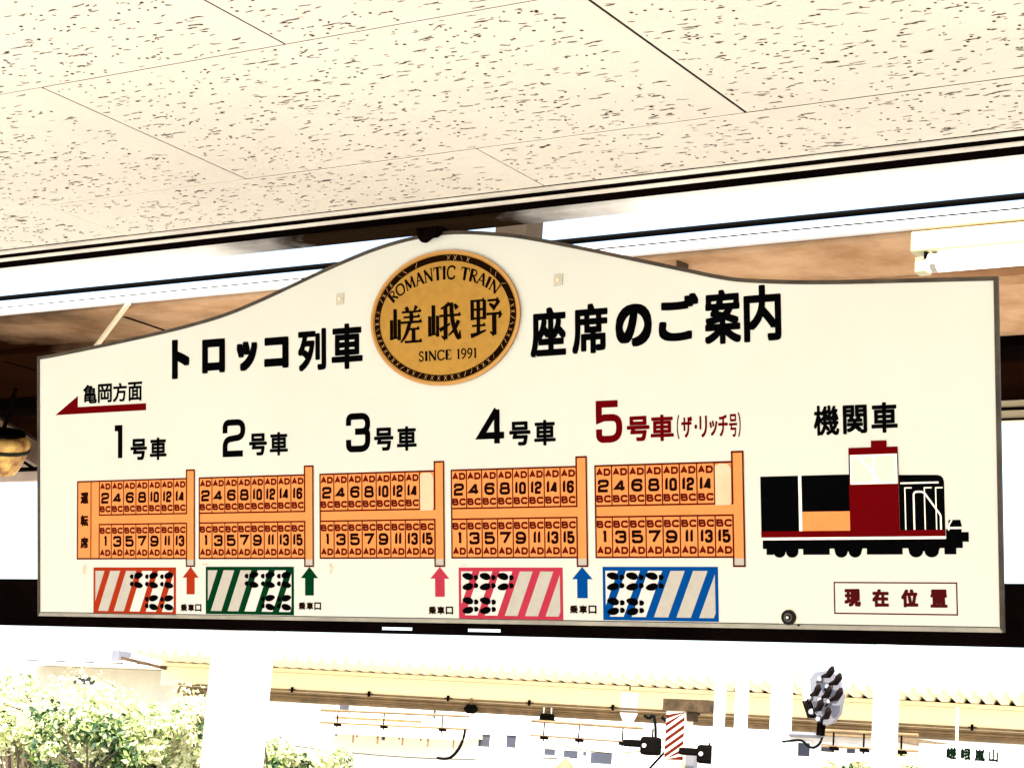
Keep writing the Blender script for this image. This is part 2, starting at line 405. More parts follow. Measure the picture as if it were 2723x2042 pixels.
# --- Japanese lettering from the built-in face
_cache = {}
def char_mesh(ch):
    if ch not in _cache:
        cu = bpy.data.curves.new('letter', 'FONT'); cu.body = ch; cu.resolution_u = 5
        o = bpy.data.objects.new('letter', cu); COL.objects.link(o)
        dg = bpy.context.evaluated_depsgraph_get(); dg.update()
        me = bpy.data.meshes.new_from_object(o.evaluated_get(dg))
        V = [tuple(v.co[:2]) for v in me.vertices]; Fc = [tuple(p.vertices) for p in me.polygons]
        bpy.data.objects.remove(o); bpy.data.curves.remove(cu); bpy.data.meshes.remove(me)
        xs = [v[0] for v in V]; ys = [v[1] for v in V]
        _cache[ch] = (V, Fc, min(xs), max(xs), min(ys), max(ys))
    return _cache[ch]
def kanji(mb, ch, x0, x1, y0, y1, bx, by, z, mi=0, k=S, dirs=8):
    """fit a character into a box; bx/by thicken its strokes"""
    V, Fc, a0, a1, b0, b1 = char_mesh(ch)
    sx = (x1 - x0 - 2 * bx) / (a1 - a0); sy = (y1 - y0 - 2 * by) / max(b1 - b0, 1e-6)
    offs = [(0, 0)] + [(math.cos(t), math.sin(t)) for t in (2 * math.pi * j / dirs + (math.pi / 4 if dirs == 4 else 0) for j in range(dirs))] if (bx or by) else [(0, 0)]
    for j, (ox, oy) in enumerate(offs):
        q = 1.3 if j else 1
        ox = max(-1, min(1, ox * q)); oy = max(-1, min(1, oy * q))
        mb.add([((x0 + bx + (v[0] - a0) * sx + ox * bx) * k, (y0 + by + (v[1] - b0) * sy + oy * by) * k, z + j * 3e-5) for v in V], Fc, mi)

Z1, Z2, Z3, Z4 = .0004, .0008, .0012, .0016
# titles
mb = MB()
for ch, x0, x1, y0, y1 in (('ト', 514, 580, 661, 771), ('ロ', 625, 708, 671, 765), ('ッ', 748, 822, 670, 752), ('コ', 845, 930, 672, 757), ('列', 961, 1056, 659, 771), ('車', 1074, 1176, 658, 778)):
    b = 6.6 if ch in 'トロッコ' else 4.0
    kanji(mb, ch, x0, x1, y0, y1, b, b, Z1)
mb.build('title_lettering', INK, sign)['label'] = 'heavy black katakana title left of the emblem'
mb = MB()
for ch, x0, x1, y0, y1 in (('座', 1692, 1795, 655, 778), ('席', 1812, 1913, 657, 779), ('の', 1934, 2034, 666, 770), ('ご', 2052, 2160, 673, 785), ('案', 2174, 2269, 659, 787), ('内', 2276, 2371, 659, 790)):
    b = {'の': 6.0, 'ご': 4.9}.get(ch, 4.0)
    kanji(mb, ch, x0, x1, y0, y1, b, b, Z1)
mb.build('title_lettering', INK, sign)['label'] = 'heavy black title right of the emblem'
mb = MB()
for k, ch in enumerate('亀岡方面'):
    kanji(mb, ch, 176 + k * 58, 176 + k * 58 + 54, 607, 661, 1.5, 1.5, Z1)
mb.build('direction_lettering', INK, sign)
mb = MB(); mb.prism(P2([(418.5, 599), (155, 599), (155, 631), (66, 579.3), (418.5, 579.3)])[::-1], 0.0001, Z1); mb.build('direction_arrow', INKRED, sign)
# car numbers
def car_no(dig, dx0, dx1, go, sha, col, extra=False):
    mb = MB(); t = 17
    glyph(mb, dig, dx0, 439, dx1 - dx0, 102, t, Z1)
    kanji(mb, '号', go, go + 62, 440, 500, 2.5, 2.5, Z1); kanji(mb, '車', sha, sha + 62, 438, 501, 2.1, 2.1, Z1)
    if extra:
        for ch, x0, x1, y0, y1, b in (('（', 2096, 2103, 441, 499, .6), ('ザ', 2108, 2137, 444, 494, 1.2), ('・', 2143, 2150, 464, 474, 1.6), ('リ', 2156, 2176, 443, 494, 1.2), ('ッ', 2182, 2203, 446, 482, 1.2),
                                       ('チ', 2205, 2230, 444, 494, 1.2), ('号', 2233, 2254, 442, 495, .9), ('）', 2256, 2263, 441, 499, .6)):
            kanji(mb, ch, x0, x1, y0, y1, b, b, Z1)
    o = mb.build('car_number', col, sign)
    if extra: o['label'] = 'dark red number five with bracketed lettering'
for a in (('1', 291, 329, 360, 433, INK), ('2', 699, 779, 792, 864, INK), ('3', 1120, 1199, 1211, 1284, INK), ('4', 1534, 1618, 1627, 1700, INK), ('5', 1876, 1949, 1961, 2026, INKRED, True)):
    car_no(*a)
# seating plans
def rect(mb, x0, x1, y0, y1, z, mi=0): mb.flat(P2([(x0, y0), (x1, y0), (x1, y1), (x0, y1)]), z, mi)
def frame(mb, x0, x1, y0, y1, w, z, mi=0): ribbon(mb, [(x0, y0), (x1, y0), (x1, y1), (x0, y1)], w, z, mi, True)
def plan(x, cab=False, patch=False):
    W = 366.5; xs = x; n = 8
    if cab: xs = 242; W = 569.5 - x; n = 7
    xr = x + W; px0, px1 = xr, xr + 28.2
    mb = MB()
    body = [(x, 164.5), (xr, 164.5), (xr, 143.5), (px1, 143.5), (px1, 407), (px0, 407), (px0, 384), (x, 384)]
    mb.flat(P2(body), Z1, 0)
    rect(mb, px0 + 1, px1 - 1, 144.5, 161.5, Z2, 1)
    ribbon(mb, body, 4.2, Z3, 2, True)
    cw = (xr - xs) / n
    for y0, y1 in ((288, 384), (164.5, 261)):
        frame(mb, xs, xr, y0, y1, 4, Z3 - 1e-4, 2)
        for k in range(1, n): ribbon(mb, [(xs + k * cw, y0), (xs + k * cw, y1)], 3.4, Z3 + 5e-5, 2)
    if cab: ribbon(mb, [(209.5, 164.5), (209.5, 384)], 2.8, Z3 + 5e-5, 2)
    pl = mb.build('seating_plan', [ORANGE, GREYV, LINE], sign)
    nm = MB()
    def seat(num, c, y0, y1, lab):
        q = MB(); rect(q, c - cw / 2 + 1, c + cw / 2 - 1, y0 + 1, y1 - 1, Z2 + 2e-4, 0)
        word(q, str(num), c, lab[1] - 1.5, 31, 7.2, Z4, 1, cw=31 if num < 10 else 20.5, gap=4)
        for t, yy in lab[0]: word(q, t, c, yy - 1, 17.8, 5.0, Z4, 2, cw=19, gap=2)
        q.build('seat_square', [ORANGE, NUMINK, SEATINK], pl)
    for k in range(n):
        c = xs + (k + .5) * cw
        seat(2 * k + 1, c, 164.5, 261, ((('BC', 235.5), ('AD', 173)), 199))
        if patch and k == n - 1: continue
        seat(2 * k + 2, c, 288, 384, ((('AD', 360.5), ('BC', 296.5)), 321.5))
    if cab:
        for ch, y0, y1 in (('運', 321, 353.6), ('転', 257, 289), ('席', 194, 226)): kanji(nm, ch, 168.6, 199, y0, y1, 1.6, 1.6, Z2)
    if cab: nm.build('cab_lettering', NUMINK, pl)
    if patch:
        pb = MB(); a = xr - cw
        pb.prism(P2([(a + 2, 284.5), (xr - 7, 284.5), (xr - 3, 288), (xr - 2.5, 368), (xr - 6, 374), (xr - 12, 380), (a + 14, 381), (a + 2, 376)]), Z3, Z4 + 3e-4)
        pb.build('faded_patch', FADED, pl)
plan(157, cab=True); plan(616); plan(1034.5, patch=True); plan(1453); plan(1872.5, patch=True)
# boarding arrows and labels
for x, lx, ly, m in ((583.6, 585.7, 20, ZRED), (996.9, 998.5, 29, ZGREEN), (1414.2, 1417, 22.5, ZPINK), (1831.8, 1833.5, 29.5, ZBLUE)):
    mb = MB(); mb.prism(P2([(x, 141.5), (x - 29, 112), (x - 14.6, 112), (x - 14.6, 66.5), (x + 14.6, 66.5), (x + 14.6, 112), (x + 29, 112)]), .0001, Z1)
    mb.build('boarding_arrow', m, sign)
    mb = MB()
    for k, ch in enumerate('乗車口'): kanji(mb, ch, lx - 37.5 + k * 26, lx - 37.5 + k * 26 + 22.5, ly, ly + 20, 1.0, 1.0, Z1)
    mb.build('boarding_label', NUMINK, sign)
# boarding zones with footprints
def clip(poly, x0, x1, y0, y1):
    def cut(poly, f, inter):
        out = []
        for i in range(len(poly)):
            a, b = poly[i - 1], poly[i]
            if f(b):
                if not f(a): out.append(inter(a, b))
                out.append(b)
            elif f(a): out.append(inter(a, b))
        return out
    ix = lambda X: lambda a, b: (X, a[1] + (b[1] - a[1]) * (X - a[0]) / (b[0] - a[0]))
    poly = cut(poly, lambda p: p[0] >= x0, ix(x0))
    if poly: poly = cut(poly, lambda p: p[0] <= x1, ix(x1))
    return poly
def zone(x0, x1, y0, y1, col, flip, nwhite):
    mb = MB(); rect(mb, x0, x1, y0, y1, Z1, 0)
    k = (x1 - x0) / 306.0
    for i in range(-1, 7):
        a = x0 + (4.9 + 59.3 * i) * k; w = 37.5 * k; sl = 45.6 * k; t, b = y1 - 9.5, y0 + 8.5
        q = clip([(a - sl, b), (a + w - sl, b), (a + w, t), (a, t)], x0 + 8, x1 - 8, b, t)
        if q and len(q) > 2: mb.flat(P2(q), Z2, 1 if (i not in nwhite) else 2)
    z = mb.build('boarding_zone', [col, ZSTRIPE, ZWHITE], sign)
    cols = ((170, 0), (226, 0), (281, 0), (226, 1), (281, 1)) if not flip else ((28, 0), (80, 0), (133, 0), (28, 1), (80, 1))
    hy = (y1 - y0) / 128
    for cx, row in cols:
        fb = MB()
        for side in (0, 1):
            cy = y1 - ((22, 48), (83, 107))[row][side] * hy
            c0 = x0 + cx * k; d = 1 if flip else -1
            lean = (.13 if side else -.13) * (-d) * (-1)
            def el(px, py, rx, ry, n=14, egg=0):
                pts = []
                for j in range(n):
                    t = 2 * math.pi * j / n; ex = rx * math.cos(t); ey = ry * math.sin(t) * (1 - egg * math.cos(t) * d)
                    pts.append((px + ex, py + ey + ex * lean))
                return pts
            fb.flat(P2(el(c0, cy, 16.5 * k, 8.8, egg=-.16)), Z3)
            hc = (c0 + d * 23.5 * k, cy + lean * d * 23)
            hl = [(hc[0] + d * k * 8.5 * math.sin(t), hc[1] + 6.6 * math.cos(t)) for t in (math.pi * j / 8 for j in range(9))]
            hl = [(hc[0] - d * k * 4.5, hc[1] - 5.4)] + hl[::-1] + [(hc[0] - d * k * 4.5, hc[1] + 5.4)]
            fb.flat(P2(hl if d < 0 else hl[::-1]), Z3)
        fb.build('footprint_pair', INK, z)
zone(219.5, 530.5, 9, 140, ZRED, False, (3, 4, 5)); zone(638.3, 945, 14, 142, ZGREEN, False, (3, 4, 5))
zone(1471.7, 1777, 13, 140, ZPINK, True, (0, 1, 2)); zone(1888.8, 2197.5, 15, 142, ZBLUE, True, (0, 1, 2))
# locomotive picture
mb = MB(); K, RD, CR, OR_, PK = 0, 1, 2, 3, 4
rect(mb, 2310, 2405, 208.5, 348, Z1, K); rect(mb, 2405, 2412.5, 222, 348, Z2, CR); rect(mb, 2412.5, 2529, 266, 348, Z1, K); rect(mb, 2412.5, 2529, 222, 266, Z1, OR_)
rect(mb, 2529, 2646, 208.5, 407, Z3, RD); rect(mb, 2583, 2620, 405, 421.5, Z3 + 5e-5, RD); rect(mb, 2310, 2751, 208.5, 222.5, Z2 + 1e-4, RD)
rect(mb, 2530, 2533, 340, 391, Z4, K); rect(mb, 2643.5, 2646.3, 340, 391, Z4, K)
rr = [(2532, 325, 0), (2644.5, 325), (2644.5, 391), (2532, 391)]
rect(mb, 2532.5, 2644, 325, 391, Z4 + 1e-4, CR); rect(mb, 2537.5, 2585, 330, 386, Z4 + 2e-4, PK); rect(mb, 2592, 2639.5, 330, 386, Z4 + 2e-4, PK)
ribbon(mb, [(2553, 386), (2602, 330)], 7, Z4 + 3e-4, CR)
mb.flat(P2([(2646, 222), (2750.5, 222), (2750.5, 327), (2748, 335), (2743, 340), (2735, 342), (2646, 344)]), Z1, K)
ribbon(mb, [(2650, 325.5), (2738, 325.5)], 3.6, Z2, CR)
for pts, w in (([(2676, 315), (2660, 315), (2660, 223)], 2.6), ([(2722, 314.5), (2705, 314.5), (2705, 223)], 2.6), ([(2747, 314), (2731, 314), (2731, 223)], 2.6)): ribbon(mb, pts, w, Z2 + 5e-5, CR)
ribbon(mb, fillet([(2680, 223), (2680, 306, 1), (2703, 306, 1), (2741, 254, .5), (2741, 223)], 8), 4, Z2 + 1e-4, CR)
rect(mb, 2312.5, 2751, 202.5, 208.3, Z2, CR)
under = [(2313, 203), (2313, 182.5), (2322, 182.5), (2322, 169)]
def arcs(cx, r, n=8, y=176): return [(cx + r * math.cos(t), y + 13 * math.sin(t) * 1.05) for t in (math.pi + math.pi * j / n for j in range(n + 1))]
under += [(2339, 169)] + arcs(2354.5, 15.5)[1:] + arcs(2386, 15.5) + [(2402, 182), (2413, 182), (2413, 169), (2478, 169), (2478, 182.5), (2489, 182.5)]
under += arcs(2506, 15.5) + arcs(2539, 15.5) + [(2557, 182.5), (2567, 182.5), (2567, 169), (2651, 169), (2651, 182.5), (2664, 182.5)]
under += arcs(2682, 16.5) + arcs(2718, 16.5) + [(2737, 182.5), (2747, 182.5), (2747, 169), (2774, 169), (2774, 182.5), (2789, 182.5), (2789, 196), (2803, 196), (2803, 217), (2787, 217), (2787, 223.5), (2752, 223.5), (2752, 203)]
mb.flat(P2(under), Z1, K)
mb.flat(P2([(2755, 224), (2788, 224), (2788, 228), (2755, 228)]), Z2, CR)
mb.flat(P2([(2757, 228.5), (2788, 228.5), (2785, 243.5), (2758, 243.5)]), Z1, K); ribbon(mb, [(2758, 221), (2759, 232), (2766, 243)], 3.2, Z2 + 5e-5, CR)
rect(mb, 2756, 2759.5, 262, 279, Z1, PK)
mb.build('locomotive_picture', [INK, INKRED, CREAMV, ORANGE, WINV], sign)
mb = MB(); mb.prism
frame(mb, 2487, 2772.5, 38.5, 107, 3, Z1)
bxo = mb.build('position_box', LINE, sign)
mb = MB()
for ch, x in (('現', 2511), ('在', 2577), ('位', 2645), ('置', 2712)): kanji(mb, ch, x, x + 39, 53.5, 93, 2.3, 2.3, Z1)
mb.build('position_lettering', mat('red brown vinyl', (.055, .004, .004), .6, spec=0), bxo)
mb = MB()
for ch, x0, x1, y0, y1 in (('機', 2446, 2508, 437, 505), ('関', 2517, 2575, 438, 503), ('車', 2585, 2647, 438, 506)): kanji(mb, ch, x0, x1, y0, y1, 1.7 if ch == '機' else 2.2, 1.7 if ch == '機' else 2.2, Z1)
mb.build('locomotive_lettering', INK, sign)
# emblem
EX, EY = 1437.5, 771.5
def ell(rx, ry, n=96, cx=EX, cy=EY): return [(cx + rx * math.cos(2 * math.pi * k / n), cy + ry * math.sin(2 * math.pi * k / n)) for k in range(n)]
mb = MB(); mb.prism(P2(ell(229, 172)), .0005, .0045)
emb = mb.build('emblem', GOLD, sign, bevel=.001)
mb = MB(); n = 96; a, b = ell(229.5, 172.5, n), ell(222, 165.2, n)
mb.add([(x * S, y * S, zz) for zz, q in ((.0030, a), (.0058, a), (.0058, b), (.0044, b)) for x, y in q], [(k * n + i, k * n + (i + 1) % n, (k + 1) * n + (i + 1) % n, (k + 1) * n + i) for k in range(3) for i in range(n)])
mb.build('emblem_rim', GOLDRIM, emb)
mb = MB(); n = 120
a, b = ell(218, 161.5, n), ell(200.5, 145, n)
mb.add([(x * S, y * S, .0049) for x, y in a + b], [(i, (i + 1) % n, n + (i + 1) % n, n + i) for i in range(n)])
fl = random.Random(3)
for k in range(64):                                # twisted-rope flecks on the dark band
    t = 2 * math.pi * k / 64
    for s_ in (-1, 1):
        r1, r2 = (203.5, 214.5) if s_ > 0 else (214.5, 203.5); d = .026
        p = (EX + r1 * math.cos(t), EY + (r1 - 56) * math.sin(t)); q = (EX + r2 * math.cos(t + d * 1.5), EY + (r2 - 56) * math.sin(t + d * 1.5))
        if fl.random() < (.75 if math.sin(t) < .2 else .45): ribbon(mb, [p, q], fl.uniform(.5, 1.3), .0051 + .0001 * (s_ > 0), 1)
mb.build('emblem_ring', [RINGDARK, RINGGOLD], emb)
mb = MB(); zL = .0049
def mincho(ch, x0, x1, y0, y1):
    yama = [([(15, 95), (15, 17)], 8), ([(3, 66), (3, 12)], 7), ([(3, 17), (28, 17)], 3.5), ([(28, 66), (28, 10)], 7)]
    T = {'嵯': yama + [([(50, 99), (56, 87)], [7, 8]), ([(84, 100), (76, 87)], [8, 3]), ([(37, 85), (98, 85)], 4, 1), ([(42, 71), (94, 71)], 4, 1), ([(34, 57), (100, 57)], 4.5, 1),
                 ([(67, 85), (67, 57)], 8), ([(62, 57), (56, 38), (46, 18), (33, 3)], [8, 8, 6, 2.5]), ([(53, 38), (92, 38)], 4, 1), ([(74, 38), (74, 4)], 8), ([(46, 4), (100, 4)], 4.5, 1)],
         '峨': yama + [([(66, 97), (52, 89), (38, 84)], [8, 6, 2.5]), ([(34, 65), (100, 65)], 4.5, 1), ([(53, 90), (53, 2)], 8.5), ([(53, 2), (40, 11)], [7, 2]), ([(35, 27), (68, 43)], [8, 3]),
                 ([(72, 99), (73, 64), (80, 32), (90, 8), (97, 1)], [8, 8.5, 8.5, 8, 6]), ([(97, 1), (98, 24)], [7, 2]), ([(94, 50), (82, 28), (62, 11)], [8, 6, 2.5]), ([(82, 94), (90, 82)], [5, 9])],
         '野': [([(6, 97), (6, 45)], 7.5), ([(6, 95), (45, 95)], 4, 1), ([(45, 95), (45, 45)], 7.5), ([(6, 72), (45, 72)], 4), ([(6, 49), (45, 49)], 4), ([(25.5, 95), (25.5, 9)], 7.5), ([(5, 30), (47, 30)], 4, 1),
                ([(1, 4), (24, 9), (50, 17)], [9, 6, 3]), ([(55, 93), (90, 93)], 4.5, 1), ([(91, 92), (82, 80), (74, 74)], [8, 6, 3]), ([(61, 85), (80, 71)], [4, 10]), ([(52, 58), (98, 58)], 4.5, 1),
                ([(97, 58), (91, 45)], [8, 2.5]), ([(76, 58), (76, 3)], 9), ([(76, 3), (62, 12)], [7, 2])]}[ch]
    sx = (x1 - x0) / 100; sy = (y1 - y0) / 100
    for i, st in enumerate(T):
        pts = [(x0 + x * sx, y0 + y * sy) for x, y in st[0]]
        w = st[1]; w = [q * (sx + sy) / 2 * 1.5 for q in w] if isinstance(w, list) else w * (sx + sy) / 2 * 1.5
        if len(pts) > 2: pts = catmull(pts, 4)
        ribbon(mb, pts, w, zL + i * 3e-5)
        if len(st) > 2:
            x, y = pts[-1]; mb.flat(P2([(x - 9 * sx, y), (x + 1 * sx, y - 2 * sy), (x + 1 * sx, y + 2 * sy), (x - 3.5 * sx, y + 8 * sy)]), zL + i * 3e-5 + 1e-5)
        elif not isinstance(st[1], list) and abs(st[0][0][0] - st[0][1][0]) < 1:
            x, y = pts[0]; mb.flat(P2([(x - 6 * sx, y + 1.5 * sy), (x + 2 * sx, y - 5 * sy), (x + 5 * sx, y)]), zL + i * 3e-5 + 1e-5)
mincho('嵯', 1271, 1369, 713, 808); mincho('峨', 1391, 1489, 715, 810); mincho('野', 1519, 1613, 716, 813)
TK, TN = .20, .09
def ser(x, y, w=.13): return ([(x - w, y), (x + w, y)], .05)
SG = {
 'R': (.72, [([(.16, 0), (.16, 1)], TK), ser(.16, .02), ([(.1, .98), (.42, .97), (.6, .85), (.58, .62), (.4, .52), (.16, .5)], .09), ([(.36, .5), (.72, .02)], .14)]),
 'O': (.9, [([(.45, .03), (.72, .12), (.83, .5), (.72, .88), (.45, .97), (.18, .88), (.07, .5), (.18, .12), (.45, .03)], .12)]),
 'M': (1.0, [([(.12, 0), (.2, 1)], .08), ([(.2, 1), (.5, .08)], .16), ([(.5, .08), (.82, 1)], .08), ([(.82, 1), (.9, 0)], .15), ser(.12, .02, .1), ser(.9, .02, .12)]),
 'A': (.84, [([(.08, 0), (.44, 1)], .08), ([(.42, 1), (.78, 0)], .16), ([(.22, .34), (.62, .34)], .07), ser(.08, .02, .1), ser(.78, .02, .11)]),
 'N': (.9, [([(.14, 0), (.14, 1)], .08), ([(.1, 1), (.78, .02)], .16), ([(.78, 0), (.78, 1)], .08), ser(.14, .02, .12), ser(.78, .98, .12)]),
 'T': (.8, [([(.4, 0), (.4, 1)], TK), ([(.04, .96), (.76, .96)], .08), ([(.05, .96), (.03, .76)], .06), ([(.75, .96), (.77, .76)], .06), ser(.4, .02)]),
 'I': (.36, [([(.18, 0), (.18, 1)], TK), ser(.18, .02), ser(.18, .98)]),
 'C': (.84, [([(.78, .78), (.68, .93), (.45, .97), (.18, .86), (.08, .5), (.18, .14), (.45, .03), (.7, .1), (.8, .26)], .12), ([(.77, .98), (.78, .72)], .06)]),
 'S': (.6, [([(.5, .78), (.42, .94), (.24, .96), (.1, .8), (.18, .6), (.42, .44), (.52, .24), (.38, .05), (.18, .04), (.08, .24)], .11)]),
 'E': (.68, [([(.16, 0), (.16, 1)], TK), ([(.1, .97), (.6, .97)], .07), ([(.1, .03), (.63, .03)], .07), ([(.16, .52), (.48, .52)], .07), ([(.6, .99), (.6, .8)], .06), ([(.63, .01), (.65, .22)], .06)]),
 '1': (.42, [([(.22, 0), (.22, 1)], .14), ([(.08, .86), (.22, .99)], .07), ser(.22, .02, .12)]),
 '9': (.6, [([(.3, .44), (.14, .52), (.08, .7), (.16, .92), (.3, .97), (.46, .88), (.52, .68), (.46, .36), (.3, .12), (.12, .0)], .11), ([(.3, .44), (.45, .52), (.51, .68)], .08)]),
 ' ': (.42, [])}
def serif_line(s, place, h):
    x = 0; i = 0
    for ch in s:
        adv, st = SG[ch]
        for pts, w in st:
            pts = catmull(pts, 4) if len(pts) > 2 else [pts[0], ((pts[0][0] + pts[1][0]) / 2, (pts[0][1] + pts[1][1]) / 2), pts[1]]
            i += 1
            ribbon(mb, [(x + px, py) for px, py in pts], w * 1.3, zL + (i % 7) * 3e-5, 0, False, tf=place)
        x += adv + .07
    return x
mb2 = mb
tot = sum(SG[c][0] + .07 for c in 'SINCE 1991') - .07
serif_line('SINCE 1991', lambda p: (1359 + p[0] / tot * 179, 664.5 + p[1] * 25), 25)
s_ = 'ROMANTIC TRAIN'; tot = sum(SG[c][0] + .07 for c in s_) - .07
# equal arc-length stations along the base ellipse
brx, bry = 180, 98
th0, th1 = math.radians(151), math.radians(29.5)
N = 400; th = [th0 + (th1 - th0) * k / N for k in range(N + 1)]; cum = [0]
for k in range(N):
    cum.append(cum[-1] + math.hypot(brx * (math.cos(th[k + 1]) - math.cos(th[k])), bry * (math.sin(th[k + 1]) - math.sin(th[k]))))
def onarc(p):
    d = max(0, min(1, p[0] / tot)) * cum[-1]
    k = 0
    lo, hi = 0, N
    while hi - lo > 1:
        m_ = (lo + hi) // 2
        if cum[m_] <= d: lo = m_
        else: hi = m_
    f = (d - cum[lo]) / (cum[hi] - cum[lo]); t = th[lo] + (th[hi] - th[lo]) * f
    x, y = brx * math.cos(t), bry * math.sin(t); nx, ny = math.cos(t) / brx, math.sin(t) / bry; l = math.hypot(nx, ny)
    hh = 27 + 7 * math.sin(t) ** 4
    return (EX + x + nx / l * hh * p[1], EY + y + ny / l * hh * p[1])
serif_line(s_, onarc, 28)
mb.build('emblem_lettering', mat('emblem letters', (.004, .002, .001), .7, spec=0), emb)
# fixings
for x, y in ((1104, 844), (1776, 843)):
    mb = MB(); mb.prism(P2([(x - 13, y - 15), (x + 11, y - 13), (x + 13, y + 15), (x - 11, y + 14)]), .0002, .002); mb.prism(P2(ell(4.5, 4.5, 12, x, y)), .002, .0042, 1)
    mb.build('screw_plate', [PLATE, CREAMST], sign)
mb = MB(); x, y = 2376, 28
for r0, r1, z0, z1, mi in ((0, 20, .0002, .004, 0), ):
    mb.prism(P2(ell(17, 17, 24, x, y)), .0002, .006, 0); mb.prism(P2(ell(10, 10, 20, x, y)), .006, .0064, 1); mb.prism(P2(ell(6.5, 6.5, 20, x, y)), .0064, .008, 0); mb.prism(P2(ell(3, 3, 10, x, y)), .008, .0095, 2)
mb.build('bolt', [RUBBER, mat('bolt ring', (.05, .045, .04), .3, metal=.6), LENS], sign)
mb = MB(); mb.prism(P2([(2351, 8), (2401, 8), (2403, 48), (2353, 50)]), .0001, .00035); mb.prism(P2(ell(3, 3, 8, 2399, 11)), .0003, .003, 1)
mb.build('bolt_plate', [mat('bolt plate', (.70, .66, .52), .4), RUBBER], sign)
STAIN = mat('sticker residue', (.56, .48, .34), .7, var=.3, scale=120)
for pts in ([(177, 122), (186, 119), (193, 130), (192, 146), (184, 149), (177, 140)], [(622, 144), (632, 152), (645, 150), (652, 144), (641, 146)], [(1058, 150), (1070, 152), (1077, 140), (1072, 123), (1064, 122), (1066, 138)], [(1478, 142), (1490, 149), (1500, 147), (1492, 144)]):
    mb = MB(); mb.flat(P2(pts)[::1], .00025); o = mb.build('sticker_residue', STAIN, sign)
    if o.data.polygons[0].normal.z < 0: o.data.flip_normals()

# clamp that holds the sign under the bar
cl = empty('sign_clamp', sign.location + Vector((1405 * S, -.1 * .985 * S * 0, 0)), 'small dark rusty clamp gripping the top of the seat sign', 'clamp')
mwc = Matrix.Rotation(math.pi / 2 + tilt, 4, 'X'); cl.rotation_euler = sign.rotation_euler
mb = MB()
def CL(pts): return [((x - 1405) * S, y * S) for x, y in pts]
mb.prism(CL([(1366, 1004), (1368, 990), (1374, 976), (1381, 968), (1390, 966), (1400, 972), (1412, 978), (1424, 977), (1433, 982), (1440, 991), (1446, 1004)]), .005, .019)
mb.prism(CL([(1368, 996), (1442, 996), (1442, 1010), (1368, 1010)]), -.03, .0045)
mb.build('jaw', STEELDARK, cl, bevel=.003)
mb = MB()
for x in (1384, 1430): mb.tube([((x - 1405) * S, 989 * S, .019), ((x - 1405) * S, 989 * S, .025)], .0055, 6)
mb.build('bolt_head', STEELDARK, cl)

# ------------------------------------------------------------------ long header beam behind the sign
mb = MB(); za, zb = EYE + .2758, EYE + .3755
mb.box(-9, 3, 3.10, 3.15, za + .017, zb)
p1, p2, p3, p4 = (atY(x * DP, 1361 * DP, 3.1).x for x in (820, 890, 1006, 1081))
xs = [-9, p1, p2, p3, p4, 3]
mb.box(-9, 3, 3.10, 3.108, za, za + .0065); mb.box(-9, 3, 3.10, 3.108, za + .0125, za + .0168)
for k in (0, 2, 4): mb.box(xs[k], xs[k + 1], 3.10, 3.108, za + .0067, za + .0123)
tag(mb.build('header_beam', STEELDARK), 'wide black header beam running behind the bottom of the seat sign', 'beam')

# ------------------------------------------------------------------ outer canopy over the track side
ZS = EYE + 1.30
mb = MB(); mb.tube([(-16, 3.985, ZS), (8, 3.985, ZS)], .0075, 12)
tag(mb.build('drain_pipe', BLACKM, smooth=True), 'thick black pipe crossing the bright gap beside the ceiling', 'pipe')
mb = MB(); mb.tube([(-16 + k * 2, 4.065, ZS - .004 * math.sin(k * .9) ** 2) for k in range(13)], .0019, 6)
tag(mb.build('overhead_cable', CABLE), 'thin dark cable running below the thick black pipe', 'cable')
oc = empty('outer_canopy', (-4, 5, 0), 'tan steel canopy with a rusty underside, darker at left and back, behind and above the sign', 'canopy')
oc.location = (0, 0, 0)
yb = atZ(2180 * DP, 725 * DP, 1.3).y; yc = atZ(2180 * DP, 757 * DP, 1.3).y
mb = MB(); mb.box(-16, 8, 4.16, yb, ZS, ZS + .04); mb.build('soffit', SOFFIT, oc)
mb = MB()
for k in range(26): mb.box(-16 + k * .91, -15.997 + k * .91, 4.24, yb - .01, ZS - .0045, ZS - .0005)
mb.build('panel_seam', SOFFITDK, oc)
mb = MB(); mb.box(-16, 8, yc, 6.02, ZS + .002, ZS + .05); mb.build('unlit_soffit', SOFFITDK, oc)
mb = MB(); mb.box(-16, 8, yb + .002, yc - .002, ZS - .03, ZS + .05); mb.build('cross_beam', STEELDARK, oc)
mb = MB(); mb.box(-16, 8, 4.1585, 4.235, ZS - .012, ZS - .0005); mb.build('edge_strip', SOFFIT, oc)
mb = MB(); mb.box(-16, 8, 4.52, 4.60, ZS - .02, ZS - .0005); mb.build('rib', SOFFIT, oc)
mb = MB(); mb.box(-16, 8, 4.3, 6.1, ZS + .055, ZS + .09); mb.build('roof_sheet', CREAMST, oc)
mb = MB(); mb.box(-16, 8, 4.135, 4.158, ZS + .001, ZS + .036); mb.build('fascia_board', WHITE, oc)
g0, g1 = 6.02, 6.06
mb = MB()
mb.box(-16, 8, g0, g1, ZS - .06, ZS + .05)
mb.build('gutter', CREAMST, oc)
mb = MB(); mb.box(-16, 8, g0 - .012, g0 - .001, ZS - .030, ZS - .022); mb.box(-16, 8, g0 - .012, g0 - .001, ZS - .062, ZS - .057); mb.build('gutter_line', STEELDARK, oc)
mb = MB()
a = atZ(278 * DP, 655 * DP, 1.295); b = atZ(212 * DP, 742 * DP, 1.2)
mb.bar(a, atZ(205 * DP, 752 * DP, 1.22), .011); mb.build('brace', CREAMST, oc)
mb = MB(); a = atZ(1462 * DP, 553 * DP, 1.298); b = atZ(1484 * DP, 580 * DP, 1.298); c = atZ(1488 * DP, 562 * DP, 1.298)
